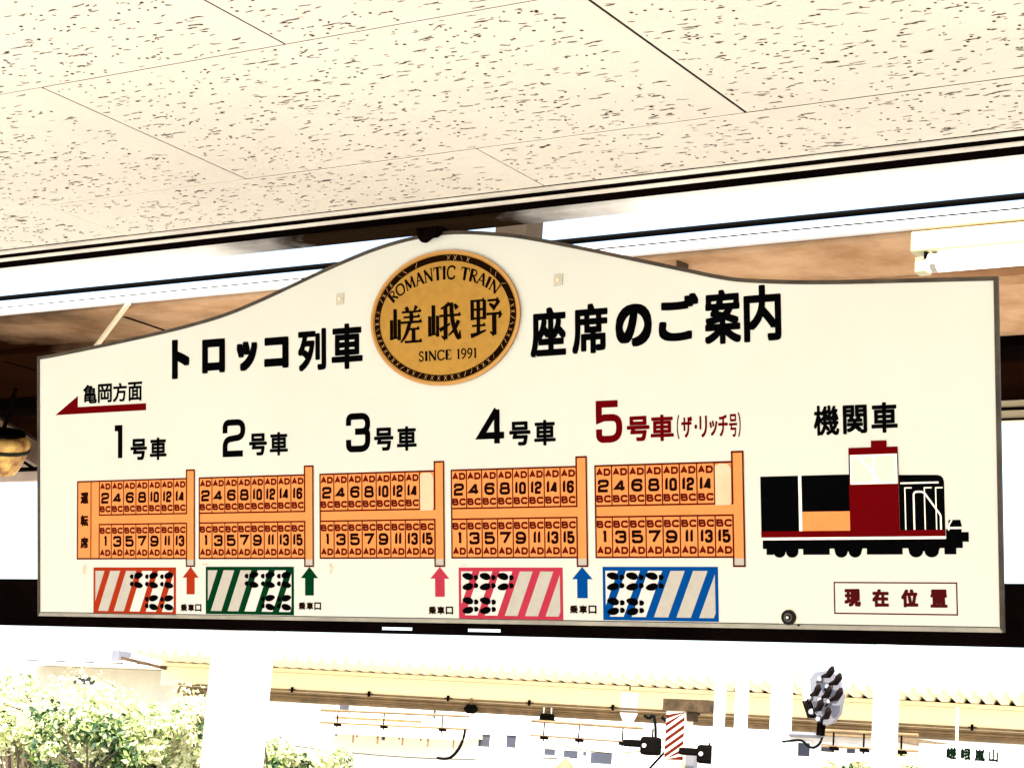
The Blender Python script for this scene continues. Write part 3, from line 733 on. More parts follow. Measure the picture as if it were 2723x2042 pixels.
mb.add([(a.x, a.y, ZS - .001), (b.x, b.y, ZS - .001), (c.x, c.y, ZS - .001), (a.x, a.y, ZS - .06), (b.x, b.y, ZS - .02), (c.x, c.y, ZS - .04)], [(0, 1, 2), (3, 5, 4), (0, 3, 4, 1), (1, 4, 5, 2), (2, 5, 3, 0)])
mb.build('gusset_plate', STEELBROWN, oc)
# diagonal brace and lattice girder at the left
p = atY(-120 * DP, 858 * DP, 5.2); q = atY(84 * DP, 978 * DP, 5.2)
mb = MB(); mb.bar(p, q + (q - p) * .6, .05, .075)
tag(mb.build('diagonal_brace', mat('brown brace', (.20, .115, .06), .7, var=.45, scale=9)), 'brown diagonal roof brace left of the seat sign above the barrel', 'brace')
lg = empty('lattice_girder', (-6.4, 5.85, 0), 'small dark lattice girder below the canopy at the left of the sign', 'girder'); lg.location = (0, 0, 0)
z1_ = atY(75 * DP, 985 * DP, 5.85).z; z2_ = atY(75 * DP, 1013 * DP, 5.85).z
mb = MB(); mb.tube([(-9, 5.85, z1_), (-3.2, 5.85, z1_)], .012, 8); mb.tube([(-9, 5.85, z2_), (-3.2, 5.85, z2_)], .009, 8); mb.build('chord', STEELDARK, lg)
mb = MB()
hz = z1_ - z2_; xx = -9.0; k = 0
while xx < -3.3:
    mb.tube([(xx, 5.85, z1_ if k % 2 else z2_), (xx + .12, 5.85, z2_ if k % 2 else z1_)], .006, 6); xx += .12; k += 1
mb.build('web', STEELDARK, lg)
mb = MB(); mb.box(-9, -3.2, 5.95, 5.97, z2_ - .03, z1_ + .10)
mb.build('backing_plate', mat('pink grey board', (.55, .43, .34), .8, var=.2, scale=6), lg)
# barrel-shaped drum
pc = atY(2 * DP, 975 * DP, 5.0); rr_ = 0
ba = empty('hanging_barrel', pc, 'yellow wooden barrel with a dark hoop hanging at the left edge', 'barrel')
def lathe(mb, prof, n=28, mi=0):
    vs = []; fs = []
    for r, z in prof: vs += [(r * math.cos(2 * math.pi * k / n), r * math.sin(2 * math.pi * k / n), z) for k in range(n)]
    for i in range(len(prof) - 1):
        fs += [(i * n + k, i * n + (k + 1) % n, (i + 1) * n + (k + 1) % n, (i + 1) * n + k) for k in range(n)]
    fs += [tuple(range(n))[::-1], tuple(range((len(prof) - 1) * n, len(prof) * n))]
    mb.add(vs, fs, mi)
mb = MB(); lathe(mb, [(.058, -.078), (.070, -.06), (.083, -.03), (.093, 0), (.099, .02), (.101, .034), (.097, .047), (.086, .056), (.06, .06), (.02, .062)]); mb.build('body', BARREL, ba, smooth=True)
mb = MB(); lathe(mb, [(.0925, .004), (.098, .004), (.102, .018), (.0965, .018)]); mb.build('hoop', HOOP, ba, smooth=True)
mb = MB(); lathe(mb, [(.07, .0625), (.082, .066), (.078, .074), (.03, .08)]); mb.tube([(0, 0, .075), (.05, .02, .24)], .008, 8); mb.build('cap', STEELDARK, ba)
ba.rotation_euler = (R_(4), R_(20), R_(-33))
# tube lamp
la = empty('tube_lamp', (0, 0, 0), 'cream tube lamp with a bright tube above the right end of the sign', 'lamp')
YL = 4.13
t0 = atY(2430, 621, YL); t1 = atY(2436, 677, YL)
mb = MB(); mb.box(t0.x, t0.x + 1.30, YL - .02, YL + .03, t1.z, ZS - .016); mb.build('housing', LAMPH, la, bevel=.004)
q0 = atY(2478, 700, YL); qa = atY(2440, 722, YL)
mb = MB(); mb.tube([(q0.x - .004, YL, q0.z), (q0.x + 1.2, YL, q0.z)], .0215, 16); mb.build('lamp_tube', TUBE, la, smooth=True)
mb = MB(); mb.box(q0.x - .034, q0.x - .006, YL - .018, YL + .018, q0.z - .024, t1.z - .012); mb.build('socket', LAMPH, la, bevel=.003)
mb = MB(); mb.box(q0.x - .012, q0.x - .0045, YL - .019, YL + .01, q0.z + .006, t1.z - .001); mb.build('clip', BLACKM, la)
mb = MB(); mb.tube([(q0.x + .0005, YL, q0.z), (q0.x + .016, YL, q0.z)], .0222, 16); mb.build('end_cap', PLATE, la, smooth=False)
# column of the outer canopy
p = atY(522 * DP, 1430 * DP, 6.3); pw = .092
mb = MB(); mb.box(p.x - pw, p.x + pw, 6.3 - pw, 6.3 + pw, 0, ZS - .05)
tag(mb.build('canopy_column', WHITE, bevel=.012), 'thick white square column in front of the bushes', 'column')
#BACKGROUND
# ------------------------------------------------------------------ the station across the tracks
E_ = Vector((.9714, .2376, 0)); N_ = Vector((-.2376, .9714, 0)); O_ = Vector((-23.25, 30, 0))
def onP(px, py, off=0.):                          # point of the far canopy's own vertical planes
    r = ray(px * DP, py * DP); t = (O_.dot(N_) + off) / r.dot(N_); w = r * t
    return (w - O_).dot(E_), w.z + EYE
far = empty('station_canopy', O_, 'cream canopy with a folded roof on the station across the tracks', 'canopy')
far.rotation_euler = (0, 0, math.atan2(E_.y, E_.x))
def pl(px, py, off=0.): a, z = onP(px, py, off); return a, z
zdash = (pl(581, 1447)[1] + pl(1520, 1481)[1]) / 2
zline = (pl(700, 1457)[1] + pl(1800, 1513)[1]) / 2
zfas = (pl(700, 1497)[1] + pl(1800, 1560)[1]) / 2
zund = (pl(700, 1514)[1] + pl(1800, 1588)[1]) / 2
OFF = -1.25
zlip = (pl(588, 1430, OFF)[1] + pl(1514, 1464, OFF)[1]) / 2
ax0 = pl(350, 1445)[0]; ax1 = pl(2300, 1500)[0] + 6
pit = (pl(1520, 1480)[0] - pl(1474, 1479)[0]) * .62
pit = (onP((1200 + 2120 * .31646) / DP, 1480)[0] - onP((1200 + 20 * .31646) / DP, 1461)[0]) / 19
mb = MB(); hgt = .085
n = int((ax1 - ax0) / pit); prof = []
for k in range(n):
    x = ax0 + k * pit
    prof += [(x, 0), (x + pit * .50, 0), (x + pit * .66, hgt), (x + pit * .84, hgt)]
prof.append((ax0 + n * pit, 0))
slope = (zlip - zdash) / -OFF
vs = []; m = len(prof)
for off in (OFF, 4.0):
    for dz in (0, .012): vs += [(x, off, zdash - slope * off + h + dz) for x, h in prof]
fs = []
for i in range(m - 1): fs += [(i, i + 1, 2 * m + i + 1, 2 * m + i), (m + i + 1, m + i, 3 * m + i, 3 * m + i + 1), (i + 1, i, m + i, m + i + 1)]
mb.add(vs, fs); mb.build('folded_roof', SHEET, far)
mb = MB(); mb.box(ax0, ax1, 0, .12, zfas, zline - .002); mb.build('fascia', FASCIA, far)
mb = MB(); mb.box(ax0 - .02, ax1, -.025, .14, zline + .004, zdash - .012); mb.build('eave_channel', FASCIA, far)
mb = MB(); mb.box(ax0, ax1, .13, .5, zdash - .01, zdash + .035); mb.build('closure', BLACKM, far)
mb = MB(); mb.box(ax0 + .3, ax1, .14, .34, zund, zfas + .1); mb.build('lower_beam', BROWNP, far)
mb = MB()
for dz, r, oy in ((.03, .018, -.03), (-.02, .014, -.05), (-.065, .022, .02), (-.10, .012, .06)):
    mb.tube([(ax0 + .4, oy, zfas + dz), (ax1, oy, zfas + dz)], r, 8)
mb.build('conduit', BROWNP, far)
for px in (610 + 0, 887 - 0, 975, 1105, 1180, 1365, 1530, 1710 + 20, 2070):
    pass
mb = MB()
for k in range(16):
    x = ax0 + 1.2 + k * 1.55
    mb.box(x, x + .04, -.06, -.02, zfas - .02, zfas + .09); mb.box(x - .04, x + .10, -.06, -.02, zfas + .03, zfas + .05)
mb.build('pipe_clip', STEELDARK, far)
mb = MB(); xj = onP(1361, 1500)[0]
mb.box(xj - .16, xj + .16, -.02, -.001, zfas - .06, zline - .03); mb.add([(xj - .16, -.02, zfas - .06), (xj + .16, -.02, zfas - .06), (xj + .09, -.02, zfas - .2), (xj - .09, -.02, zfas - .2)], [(0, 3, 2, 1)])
mb.build('joint_plate', WHITE, far)
mb = MB(); mb.box(xj - .012, xj + .012, -.03, -.0255, zline + .01, zdash - .02); mb.build('joint_gap', BLACKM, far)
mb = MB()
a0_, z0_ = onP(262, 1408); a1_, z1_ = onP(345, 1443)
pa = onP(264, 1421); pb = onP(360, 1443)
mb.bar((pa[0], -.02, pa[1]), (pb[0], -.02, pb[1]), .05, .06); mb.build('roof_edge', STEELBROWN, far)

# lamps that hang below the far canopy
def hang(px, py, w, h, kind, label):
    a, z = onP(px, py, -.06); p = O_ + E_ * a + N_ * -.06
    o = empty('canopy_lamp', (p.x, p.y, z), label, 'lamp', 'lamps under the station canopy'); o.rotation_euler = far.rotation_euler
    mb = MB()
    if kind == 'hex':
        lathe(mb, [(w * .3, h * .5), (w * .5, h * .1), (w * .5, -h * .1), (w * .28, -h * .5)], 8); mb.build('shade', BLACKM, o)
        mb = MB(); mb.tube([(0, 0, h * .5), (0, 0, h * .5 + .12)], .02, 6); mb.build('stem', BROWNP, o)
    else:
        mb.add([(-w / 2, -.1, -h / 2), (w / 2, -.1, -h / 2), (w / 2, .1, -h / 2), (-w / 2, .1, -h / 2), (-w * .38, -.08, h / 2), (w * .38, -.08, h / 2), (w * .38, .08, h / 2), (-w * .38, .08, h / 2)],
               [(0, 3, 2, 1), (4, 5, 6, 7), (0, 1, 5, 4), (1, 2, 6, 5), (2, 3, 7, 6), (3, 0, 4, 7)]); mb.build('shade', BLACKM, o)
        mb = MB()
        for s_ in (-1, 1): mb.tube([(s_ * w * .28, 0, h * .5), (s_ * w * .28, 0, h * .5 + .11)], .014, 6)
        mb.build('stem', WHITE, o)
hang(1017, 1531, .27, .16, 'hex', 'dark eight sided lamp under the middle of the far canopy')
hang(1182, 1549, .25, .13, 'box', 'black box lamp on two white stems under the far canopy')

# building and windows far behind
def wallbox(name, x0, x1, y0, y1, z0, z1, m, label, cat):
    mb = MB(); mb.box(x0, x1, y0, y1, z0, z1); o = mb.build(name, m); return tag(o, label, cat)
Yb = 46
bl = empty('white_building', (-30, Yb, 0), 'white plastered building with grey windows seen below the far canopy', 'building'); bl.location = (0, 0, 0)
xl = atY(560 * DP, 1600 * DP, Yb).x; xr = atY(1680 * DP, 1600 * DP, Yb).x
mb = MB(); mb.box(xl, xr, Yb, Yb + 8, -1.1, EYE + 3.0); mb.build('wall', WHITE, bl)
mb = MB(); mb.box(xl - .4, xr + .4, Yb - .4, Yb + 8.4, EYE + 3.0, EYE + 3.3); mb.build('roof', ROOFT, bl)
def win(x0, x1, y0, y1, m=None, fr=True, Y=Yb, par=None):
    p = atY(x0 * DP, y1 * DP, Y); q = atY(x1 * DP, y0 * DP, Y)
    mb = MB(); mb.box(p.x, q.x, Y - .02, Y - .004, p.z, q.z); w = mb.build('window', m or GLASSB, par or bl)
    if fr:
        mb = MB(); t = .05
        mb.box(p.x - t, q.x + t, Y - .06, Y - .001, q.z, q.z + t); mb.box(p.x - t, q.x + t, Y - .06, Y - .001, p.z - t, p.z)
        mb.box(p.x - t, p.x, Y - .06, Y - .001, p.z + .001, q.z - .001); mb.box(q.x, q.x + t, Y - .06, Y - .001, p.z + .001, q.z - .001)
        mb.build('window_frame', WHITE, w)
for w in ((733, 758, 1518, 1538), (758, 760, 1538, 1562), (838, 844, 1525, 1562), (881, 884, 1530, 1562), (826, 836, 1574, 1598), (1094, 1118, 1588, 1614), (1034, 1062, 1586, 1612), (1176, 1203, 1606, 1630), (1218, 1252, 1609, 1635), (1260, 1270, 1612, 1632), (1276, 1326, 1613, 1648), (708, 728, 1548, 1560), (936, 945, 1533, 1551)):
    win(*w)
mb = MB()                                          # balcony rails of the building
for y0, y1, x0, x1 in ((1545, 1558, 640, 910), (1562, 1574, 660, 980)):
    a = atY(x0 * DP, y0 * DP, Yb - 1.2); b = atY(x1 * DP, y1 * DP, Yb - 1.2)
    mb.box(a.x, b.x, Yb - 1.22, Yb - 1.18, b.z - .05, b.z + .03)
    for k in range(7): x = a.x + (b.x - a.x) * k / 6; mb.box(x, x + .04, Yb - 1.2, Yb - 1.17, b.z - .5, b.z - .05)
mb.build('balcony_rail', BROWNP, bl)
mb = MB(); a = atY(650 * DP, 1580 * DP, Yb - 1.3); b = atY(985 * DP, 1580 * DP, Yb - 1.3)
mb.box(a.x, b.x, Yb - 1.3, Yb - .003, b.z - .12, b.z + .18); mb.build('balcony', FASCIA, bl)
# low cream awnings of the lower platform
def awning(x0, y0, x1, y1, Y, label):
    a = atY(x0 * DP, y0 * DP, Y); b = atY(x1 * DP, y1 * DP, Y)
    o = empty('pipe_rack', (a.x, Y, 0), label, 'pipe rack'); o.location = (0, 0, 0)
    mb = MB(); mb.bar(a, b, .09, .10); mb.build('rail', FASCIA, o)
    mb = MB(); up1 = Vector((0, 0, .34)); mb.tube([a + up1, b + up1], .022, 8); up2 = Vector((0, 0, .13)); mb.tube([a + up2, b + up2], .016, 8); mb.build('pipe', BROWNP, o)
    mb = MB()
    for k in (.12, .44, .83):
        p = a.lerp(b, k); mb.tube([p, p + up1], .014, 6); mb.box(p.x - .04, p.x + .07, Y - .04, Y + .04, p.z + .08, p.z + .13)
    mb.build('clamp', STEELDARK, o)
awning(690, 1576, 1010, 1592, 28, 'cream pipe rack with brown pipes below the left half of the far canopy')
awning(1145, 1606, 1385, 1624, 26, 'cream pipe rack with green brown pipes left of the striped post')
awning(1775, 1631, 1982, 1643, 26, 'cream pipe rack right of the signal at the lower right')
# cables
def cable(pts, Y, r, label, name='hanging_cable'):
    mb = MB(); P = [atY(x * DP, y * DP, Y) for x, y in pts]
    P3 = []
    for i in range(len(P) - 1):
        p0, p1, p2, p3 = P[max(i - 1, 0)], P[i], P[i + 1], P[min(i + 2, len(P) - 1)]
        for k in range(5):
            t = k / 5; P3.append(.5 * ((2 * p1) + (p2 - p0) * t + (2 * p0 - 5 * p1 + 4 * p2 - p3) * t * t + (3 * p1 - p0 - 3 * p2 + p3) * t ** 3))
    P3.append(P[-1]); mb.tube(P3, r, 6); tag(mb.build(name, CABLE, smooth=True), label, 'cable')
cable([(1005, 1574), (1001, 1594), (990, 1618), (975, 1634), (960, 1638), (945, 1636)], 25, .022, 'black cable looping down in front of the white building')
cable([(1458, 1602), (1430, 1630), (1395, 1668)], 20, .014, 'thin dark stay wire running down left from the striped post')
cable([(1392, 1545), (1402, 1550), (1412, 1546), (1416, 1570), (1416, 1598)], 21, .02, 'dark cable dropping from the far canopy to the left floodlight')
cable([(1430, 1548), (1440, 1556), (1452, 1552), (1450, 1572)], 21, .02, 'short dark cable loop at the top of the striped post')
# striped post
sp = atY(1468 * DP, 1560 * DP, 20)
po = empty('striped_post', (sp.x, 20, -1.1), 'square post with red and white diagonal stripes below the far canopy', 'post')
hh = sp.z + 1.1; wd = .115
mb = MB(); mb.box(-wd, wd, -.1, .1, 0, hh - .42); mb.build('lower_post', FASCIA, po)
mb = MB(); mb.box(-wd, wd, -.1, .1, hh - .419, hh + .12); mb.build('upper_post', STRW, po)
mb = MB()
for k in range(-1, 9):
    z = hh - .48 + k * .085
    q = [(-wd, z), (wd, z + .16), (wd, z + .205), (-wd, z + .045)]
    q = [(x, min(max(zz, hh - .41), hh + .11)) for x, zz in q]
    if abs(q[0][1] - q[3][1]) + abs(q[1][1] - q[2][1]) > .01:
        mb.add([(x, -.103 - .0, zz) for x, zz in q], [(0, 1, 2, 3)])
mb.build('stripes', STRR, po)
mb = MB(); mb.box(-wd - .04, wd + .3, -.12, .12, hh + .121, hh + .25); mb.box(wd + .0, wd + .08, -.06, .06, hh + .02, hh + .12); mb.build('head', STEELBROWN, po)
mb = MB(); mb.box(wd + .01, wd + .11, -.05, .05, 0, hh - .28); mb.build('side_rail', GREYM, po)
# floodlights
def flood(px, py, d, label):
    p = atY(px * DP, py * DP, 19.8); o = empty('floodlight', p, label, 'floodlight', 'floodlights beside the striped post')
    mb = MB(); mb.box(-.02, .17, -.1, .1, -.10, .10); mb.build('housing', BLACKM, o, bevel=.035)
    mb = MB(); mb.box(-.26, -.021, -.05, .05, -.02, .06); mb.build('arm', BLACKM, o, bevel=.02)
    mb = MB(); lathe(mb, [(.022, -.01), (.022, .012)], 12); q = mb.build('lens', LENS, o); q.rotation_euler = (math.pi / 2, 0, 0); q.location = (.05, -.105, .0)
    mb = MB(); mb.tube([(.09, 0, .1), (.09, 0, .19)], .012, 6); mb.build('aerial', CABLE, o)
flood(1393, 1610, 1, 'black floodlight left of the striped post'); flood(1515, 1628, 1, 'black floodlight right of the striped post')
# signal mast and poles
Ys = 12
def pole(px, y0, y1, w, Y, label, top=None, ptop=1400):
    a = atY(px * DP, y0 * DP, Y); b = atY((px) * DP, ptop * DP, Y); x = (a.x)
    mb = MB(); mb.tube([(x, Y, -1.1), (x, Y, top or EYE + 1.3 * Y / 6)], w / 2, 16)
    return tag(mb.build('white_pole', WHITE, smooth=False), label, 'pole', 'white poles across the track')
pole(1556, 1500, 1600, .075, Ys, 'slim white pole left of the signal, the leftmost of its cluster', EYE + .95)
pole(1603, 1500, 1600, .09, Ys + .3, 'slim white pole standing in the middle of the cluster left of the signal', EYE + .97)
pole(1689, 1500, 1600, .14, Ys, 'thick white pole right beside the signal head', EYE + .95)
pole(1914, 1500, 1600, .16, Ys, 'thick white pole right of the signal', EYE + 1.6)
p = atY(1640 * DP, 1602 * DP, Ys)
mb = MB(); mb.box(atY(1555 * DP, 1600 * DP, Ys).x, atY(1700 * DP, 1600 * DP, Ys).x, Ys - .15, Ys - .08, p.z - .03, p.z + .03)
tag(mb.build('cross_arm', WHITE, bevel=.005), 'white cross arm joining the slim poles beside the signal', 'cross arm')
sg = atY(1775 * DP, 1500 * DP, Ys)
si = empty('railway_signal', (sg.x, Ys, sg.z), 'grey railway signal with dark lamp hoods left of the thick white pole', 'signal')
def L_(x, y): q = atY(x * DP, y * DP, Ys); return q.x - sg.x, q.z - sg.z
face = [(1752, 1468), (1762, 1452), (1790, 1448), (1812, 1460), (1822, 1500), (1815, 1540), (1800, 1560), (1782, 1566), (1768, 1556), (1757, 1510)]
mb = MB(); fp = [L_(x, y) for x, y in face][::-1]
n = len(fp); mb.add([(x, -.02, z) for x, z in fp] + [(x, .03, z) for x, z in fp], [tuple(range(n)), tuple(range(n, 2 * n))[::-1]] + [(i, n + i, n + (i + 1) % n, (i + 1) % n) for i in range(n)])
mb.build('face_plate', GREYM, si)
mb = MB(); q = [L_(x, y) for x, y in [(1733, 1490), (1752, 1470), (1757, 1512), (1738, 1512)]][::-1]; q2 = q
n = len(q); mb.add([(x, -.01, z) for x, z in q] + [(x, .2, z) for x, z in q], [tuple(range(n)), tuple(range(n, 2 * n))[::-1]] + [(i, n + i, n + (i + 1) % n, (i + 1) % n) for i in range(n)]); mb.build('cabinet', WHITE, si)
mb = MB(); q = [L_(x, y) for x, y in [(1735, 1512), (1759, 1516), (1770, 1555), (1748, 1550)]][::-1]
n = len(q); mb.add([(x, -.025, z) for x, z in q] + [(x, .1, z) for x, z in q], [tuple(range(n)), tuple(range(n, 2 * n))[::-1]] + [(i, n + i, n + (i + 1) % n, (i + 1) % n) for i in range(n)]); mb.build('louver_box', mat('louver grey', (.30, .28, .25), .6), si)
mb = MB()
for k in range(4):
    a = L_(1739 + k * 5.2, 1514); b = L_(1751 + k * 5.2, 1551); mb.bar((a[0], -.03, a[1]), (b[0], -.03, b[1]), .006, .012)
mb.build('louver_fin', STEELDARK, si)
lens = [(1772, 1467), (1790, 1483), (1745 + 7, 1513 - 0), (1775, 1510), (1793, 1514), (1757 + 5, 1537), (1774, 1552)]
hoods = [((1784, 1462), (1806, 1447)), ((1800, 1478), (1822, 1462)), ((1759, 1502), (1777, 1486)), ((1784, 1506), (1800, 1490)), ((1802, 1512), (1824, 1494)), ((1766, 1534), (1783, 1518)), ((1784, 1552), (1799, 1535))]
lens = [(1776, 1466), (1793, 1482), (1754, 1505), (1776, 1510), (1795, 1514), (1758, 1537), (1773, 1552)]
for (x, y), ((hx0, hy0), (hx1, hy1)) in zip(lens, hoods):
    a = L_(x, y); mb = MB()
    mb.tube([(a[0], -.021, a[1]), (a[0] + .004, -.05, a[1] - .002)], [.022, .019], 14); lo = mb.build('lamp_rim', GREYM, si)
    mb = MB(); mb.tube([(a[0] + .004, -.0505, a[1] - .002), (a[0] + .004, -.055, a[1] - .002)], .0125, 12); mb.build('lens', LENS, lo)
    h0 = L_(hx0, hy0); h1 = L_(hx1, hy1)
    mb = MB(); r0 = Vector((h0[0], -.05, h0[1])); r1 = Vector((h1[0] + (h1[0] - h0[0]) * .3, -.10, h1[1] + (h1[1] - h0[1]) * .3)); bow = Vector((.012, 0, -.016))
    mb.tube([r0 - (r1 - r0) * .6, r0, r0.lerp(r1, .4) + bow, r0.lerp(r1, .8) + bow * .6, r1], [.004, .010, .020, .022, .010], 10)
    mb.build('hood', HOODM, si, smooth=True)
a = L_(1775, 1562); b = L_(1772, 1588)
mb = MB(); mb.tube([(a[0], 0, a[1] + .02), (b[0], 0, b[1])], .028, 10); mb.build('mounting', STEELDARK, si)
mb = MB(); c = L_(1665, 1588); mb.tube([(c[0], 0, b[1]), (b[0] + .02, 0, b[1])], .018, 8); mb.build('bracket', GREYM, si)
cable([(1662, 1608), (1672, 1602), (1700, 1600), (1730, 1598), (1745, 1610), (1757, 1614), (1770, 1606), (1776, 1592)], Ys - .05, .008, 'dark cable looping below the railway signal')
# station name board with its letters
Yj = 26.0
a = atY(1985 * DP, 1605 * DP, Yj); b = atY(2300 * DP, 1680 * DP, Yj)
jb = empty('station_name_board', (a.x, Yj, b.z), 'white station name board with small dark letters at the lower right', 'sign')
mb = MB(); mb.box(0, b.x - a.x, 0, .12, 0, a.z - b.z); mb.build('board', STATIONW, jb, bevel=.01)
mb = MB()
for ch, x0, x1, y0, y1 in (('嵯', 2044, 2067, 1613, 1638), ('峨', 2075, 2098, 1615, 1640), ('嵐', 2105, 2129, 1617, 1643), ('山', 2135, 2157, 1618, 1645)):
    p = atY(x0 * DP, y1 * DP, Yj); q = atY(x1 * DP, (y0 + (y1 - y0) * 0) * DP, Yj)
    kanji(mb, ch, p.x, q.x, p.z, q.z, .006, .008, 0, k=1, dirs=4)
lm = mb.build('lettering', TEXTG, jb); lm.rotation_euler = (math.pi / 2, 0, 0); lm.location = (-a.x, -.006, -b.z)
mb = MB()
for x in (.5, b.x - a.x - .5): mb.tube([(x, .06, a.z - b.z), (x, .06, a.z - b.z + .5)], .02, 6)
mb.build('hanger', FASCIA, jb)
# house at the left
Yh = 34
ho = empty('low_house', (0, 0, 0), 'pale house with a wide eave above the bushes at the lower left', 'house')
a = atY(28 * DP, 1427 * DP, Yh); b = atY(375 * DP, 1441 * DP, Yh)
mb = MB(); mb.box(a.x - 3, b.x, Yh + .9, Yh + 6, -1.1, a.z - .04); mb.build('wall', mat('house plaster', (.50, .48, .38), .8, var=.12, scale=2), ho)
mb = MB(); zr = (a.z + b.z) / 2 - .02
mb.box(a.x, b.x, Yh - .1, Yh + 6.2, zr, zr + .09); mb.build('eave', WHITE, ho)
mb = MB(); mb.add([(a.x, Yh - .05, zr + .095), (b.x, Yh - .05, zr + .095), (b.x, Yh + 3, zr + 1.0), (a.x, Yh + 3, zr + 1.0), (a.x, Yh + 6.2, zr + .1), (b.x, Yh + 6.2, zr + .1)], [(0, 1, 2, 3), (3, 2, 5, 4), (0, 3, 4), (1, 5, 2)]); mb.build('roof', ROOFT, ho)
mb = MB()
for k in range(7):
    x = a.x + .4 + k * .9; mb.box(x, x + .5, Yh - .112, Yh - .101, zr + .05, zr + .07)
mb.build('eave_slot', STEELDARK, ho)
for w in ((160, 206, 1462, 1476), (362, 378, 1472, 1476)):
    win(*w, m=GLASSB, Y=Yh + .9, par=ho, fr=False)
mb = MB(); p = atY(248 * DP, 1416 * DP, Yh); mb.box(p.x - .10, p.x + .12, Yh, Yh + .4, p.z - .18, p.z + .12); mb.build('vent', GREYM, ho)
# garden trees: crowns of many small leaves in clumps, each clump with its own mix of leaf colours
def shrub(px, py, rx, rz, Y, seed, label, pale=.4, nb=26, nl=190, ls=.05):
    r = random.Random(seed); c = atY(px * DP, py * DP, Y)
    o = empty('garden_tree', (c.x, Y, -1.1), label, 'tree', 'garden trees across the track')
    h = c.z + 1.1
    mb = MB()
    mb.tube([(0, 0, 0), (.05, .02, h * .5), (0, .05, h)], [.09, .07, .04], 8)
    for k in range(12):
        t = r.uniform(0, 6.28); mb.tube([(.03, .02, h * .35 + k * .06), (rx * .3 * math.cos(t), rx * .25 * math.sin(t), h - .1 * rz), (rx * .75 * math.cos(t), rx * .6 * math.sin(t), h + r.uniform(-.3, .6) * rz)], [.04, .02, .008], 6)
    mb.build('trunk', BARK, o)
    mb = MB()
    for k in range(nb):
        t = r.uniform(0, 6.28); q = r.uniform(.1, 1) ** .5; zz = r.uniform(-1.7, 1)
        bx, by, bz = rx * .85 * q * math.cos(t), rx * .7 * q * math.sin(t), h + zz * rz * (1 - .4 * q * q)
        br = r.uniform(.14, .30) * rx
        mix = r.choices(((1, 0, 0), (.7, .25, .05), (.06, .34, .6)), (pale, .35, max(.02, .65 - pale)))[0]
        for _ in range(nl):
            d = Vector((r.gauss(0, 1), r.gauss(0, 1), r.gauss(0, .8))).normalized(); q2 = r.uniform(.3, 1.15) ** .7
            p = Vector((bx, by, bz)) + d * br * q2
            nrm = (d * .6 + Vector((r.uniform(-.8, .8), r.uniform(-.8, .8), r.uniform(-.2, 1.0)))).normalized()
            a = nrm.cross(Vector((r.uniform(-1, 1), r.uniform(-1, 1), r.uniform(-1, 1)))).normalized(); b = nrm.cross(a)
            s = ls * r.uniform(.55, 1.4); w = s * .5
            mb.add([p - a * s, p - a * s * .1 + b * w + nrm * s * .15, p + a * s, p - a * s * .1 - b * w + nrm * s * .15], [(0, 1, 2), (0, 2, 3)], r.choices((0, 1, 2), mix)[0])
    mb.build('crown', LEAFS, o)
shrub(50, 1615, 1.15, .62, 21, 1, 'bushy tree at the lower left corner', .36, 44)
shrub(195, 1640, .85, .70, 20, 2, 'dark bushy tree beside the leftmost one under the pale house', .2, 36)
shrub(300, 1610, .80, .62, 20.6, 3, 'rounded green tree between the dark one and the white column', .5, 34)
shrub(425, 1620, .85, .70, 21.5, 4, 'green tree right behind the left side of the white column', .55, 34)
shrub(590, 1650, .75, .55, 22, 5, 'low green tree just right of the white column', .50, 20)
shrub(110, 1535, 1.7, .50, 26, 6, 'pale yellow green tree behind the leftmost trees', .98, 30)
shrub(360, 1560, 1.4, .45, 27, 7, 'pale yellow green tree behind the rounded green one', .98, 26)
shrub(690, 1672, .8, .35, 23, 8, 'low pale shrub at the bottom edge right of the low green tree', .98, 16)
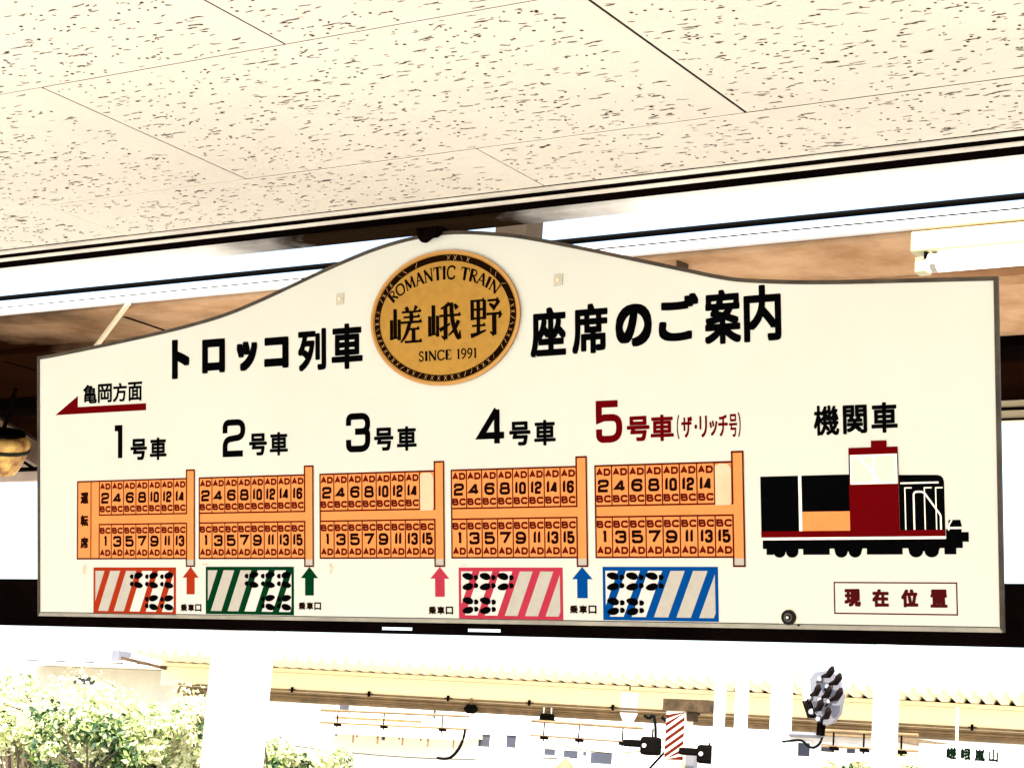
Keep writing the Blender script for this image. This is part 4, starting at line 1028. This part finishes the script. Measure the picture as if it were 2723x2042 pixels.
# more of the town behind: a second house front, service pipes and overhead wires
def house(x0, x1, ytop, Y, wins, label, col):
    o = empty('town_house', (0, 0, 0), label, 'house', 'houses behind the far platform')
    a = atY(x0 * DP, ytop * DP, Y); b = atY(x1 * DP, ytop * DP, Y)
    mb = MB(); mb.box(a.x, b.x, Y, Y + 6, -1.1, a.z); mb.build('wall', col, o)
    mb = MB(); mb.box(a.x - .25, b.x + .25, Y - .35, Y + 6.3, a.z, a.z + .12); mb.build('eave', BROWNP, o)
    for w in wins: win(*w, Y=Y, par=o)
house(1700, 1880, 1585, 40, ((1725, 1752, 1605, 1632), (1775, 1802, 1608, 1634), (1830, 1850, 1612, 1640)), 'pale house front between the signal poles far behind', WHITE)
for x0, y0, x1, y1, Y, lab in ((1180, 1598, 1460, 1607, 20.4, 'thin wire running to the striped post at mid height'), (560, 1600, 1260, 1636, 24, 'long thin wire across the white building')):
    mb = MB(); a = atY(x0 * DP, y0 * DP, Y); b = atY(x1 * DP, y1 * DP, Y)
    mb.tube([a.lerp(b, k / 12) - Vector((0, 0, .12 * math.sin(math.pi * k / 12))) for k in range(13)], .006, 5)
    tag(mb.build('overhead_wire', CABLE), lab, 'wire')
shrub(1840, 1668, .55, .35, 31, 9, 'pale shrub at the bottom edge between the signal and the thick pole', .98, 14)
shrub(1955, 1662, .5, .4, 31, 10, 'pale shrub at the bottom edge right of the thick white pole', .9, 14)
p = atY(1222 * DP, 1638 * DP, 19)
mb = MB(); lathe(mb, [(.26, -.32), (.16, -.16), (.07, -.06), (.01, 0)], 14); o = mb.build('pointed_cap', BROWNP); o.location = p
tag(o, 'small brown pointed cap peeking over the bottom edge near the middle', 'cap')
p = atY(1690 * DP, 1634 * DP, 19); fr = empty('yellow_frame', p, 'small yellow and brown A shaped frame at the bottom edge left of the signal', 'frame')
mb = MB(); mb.bar((-.02, 0, 0), (-.10, 0, -.42), .05); mb.bar((.02, 0, 0), (.12, 0, -.42), .05); mb.build('leg', BROWNP, fr)
mb = MB(); mb.add([(-.01, .03, -.03), (.07, .03, -.42), (-.06, .03, -.42)], [(0, 2, 1)]); mb.build('panel', FASCIA, fr)
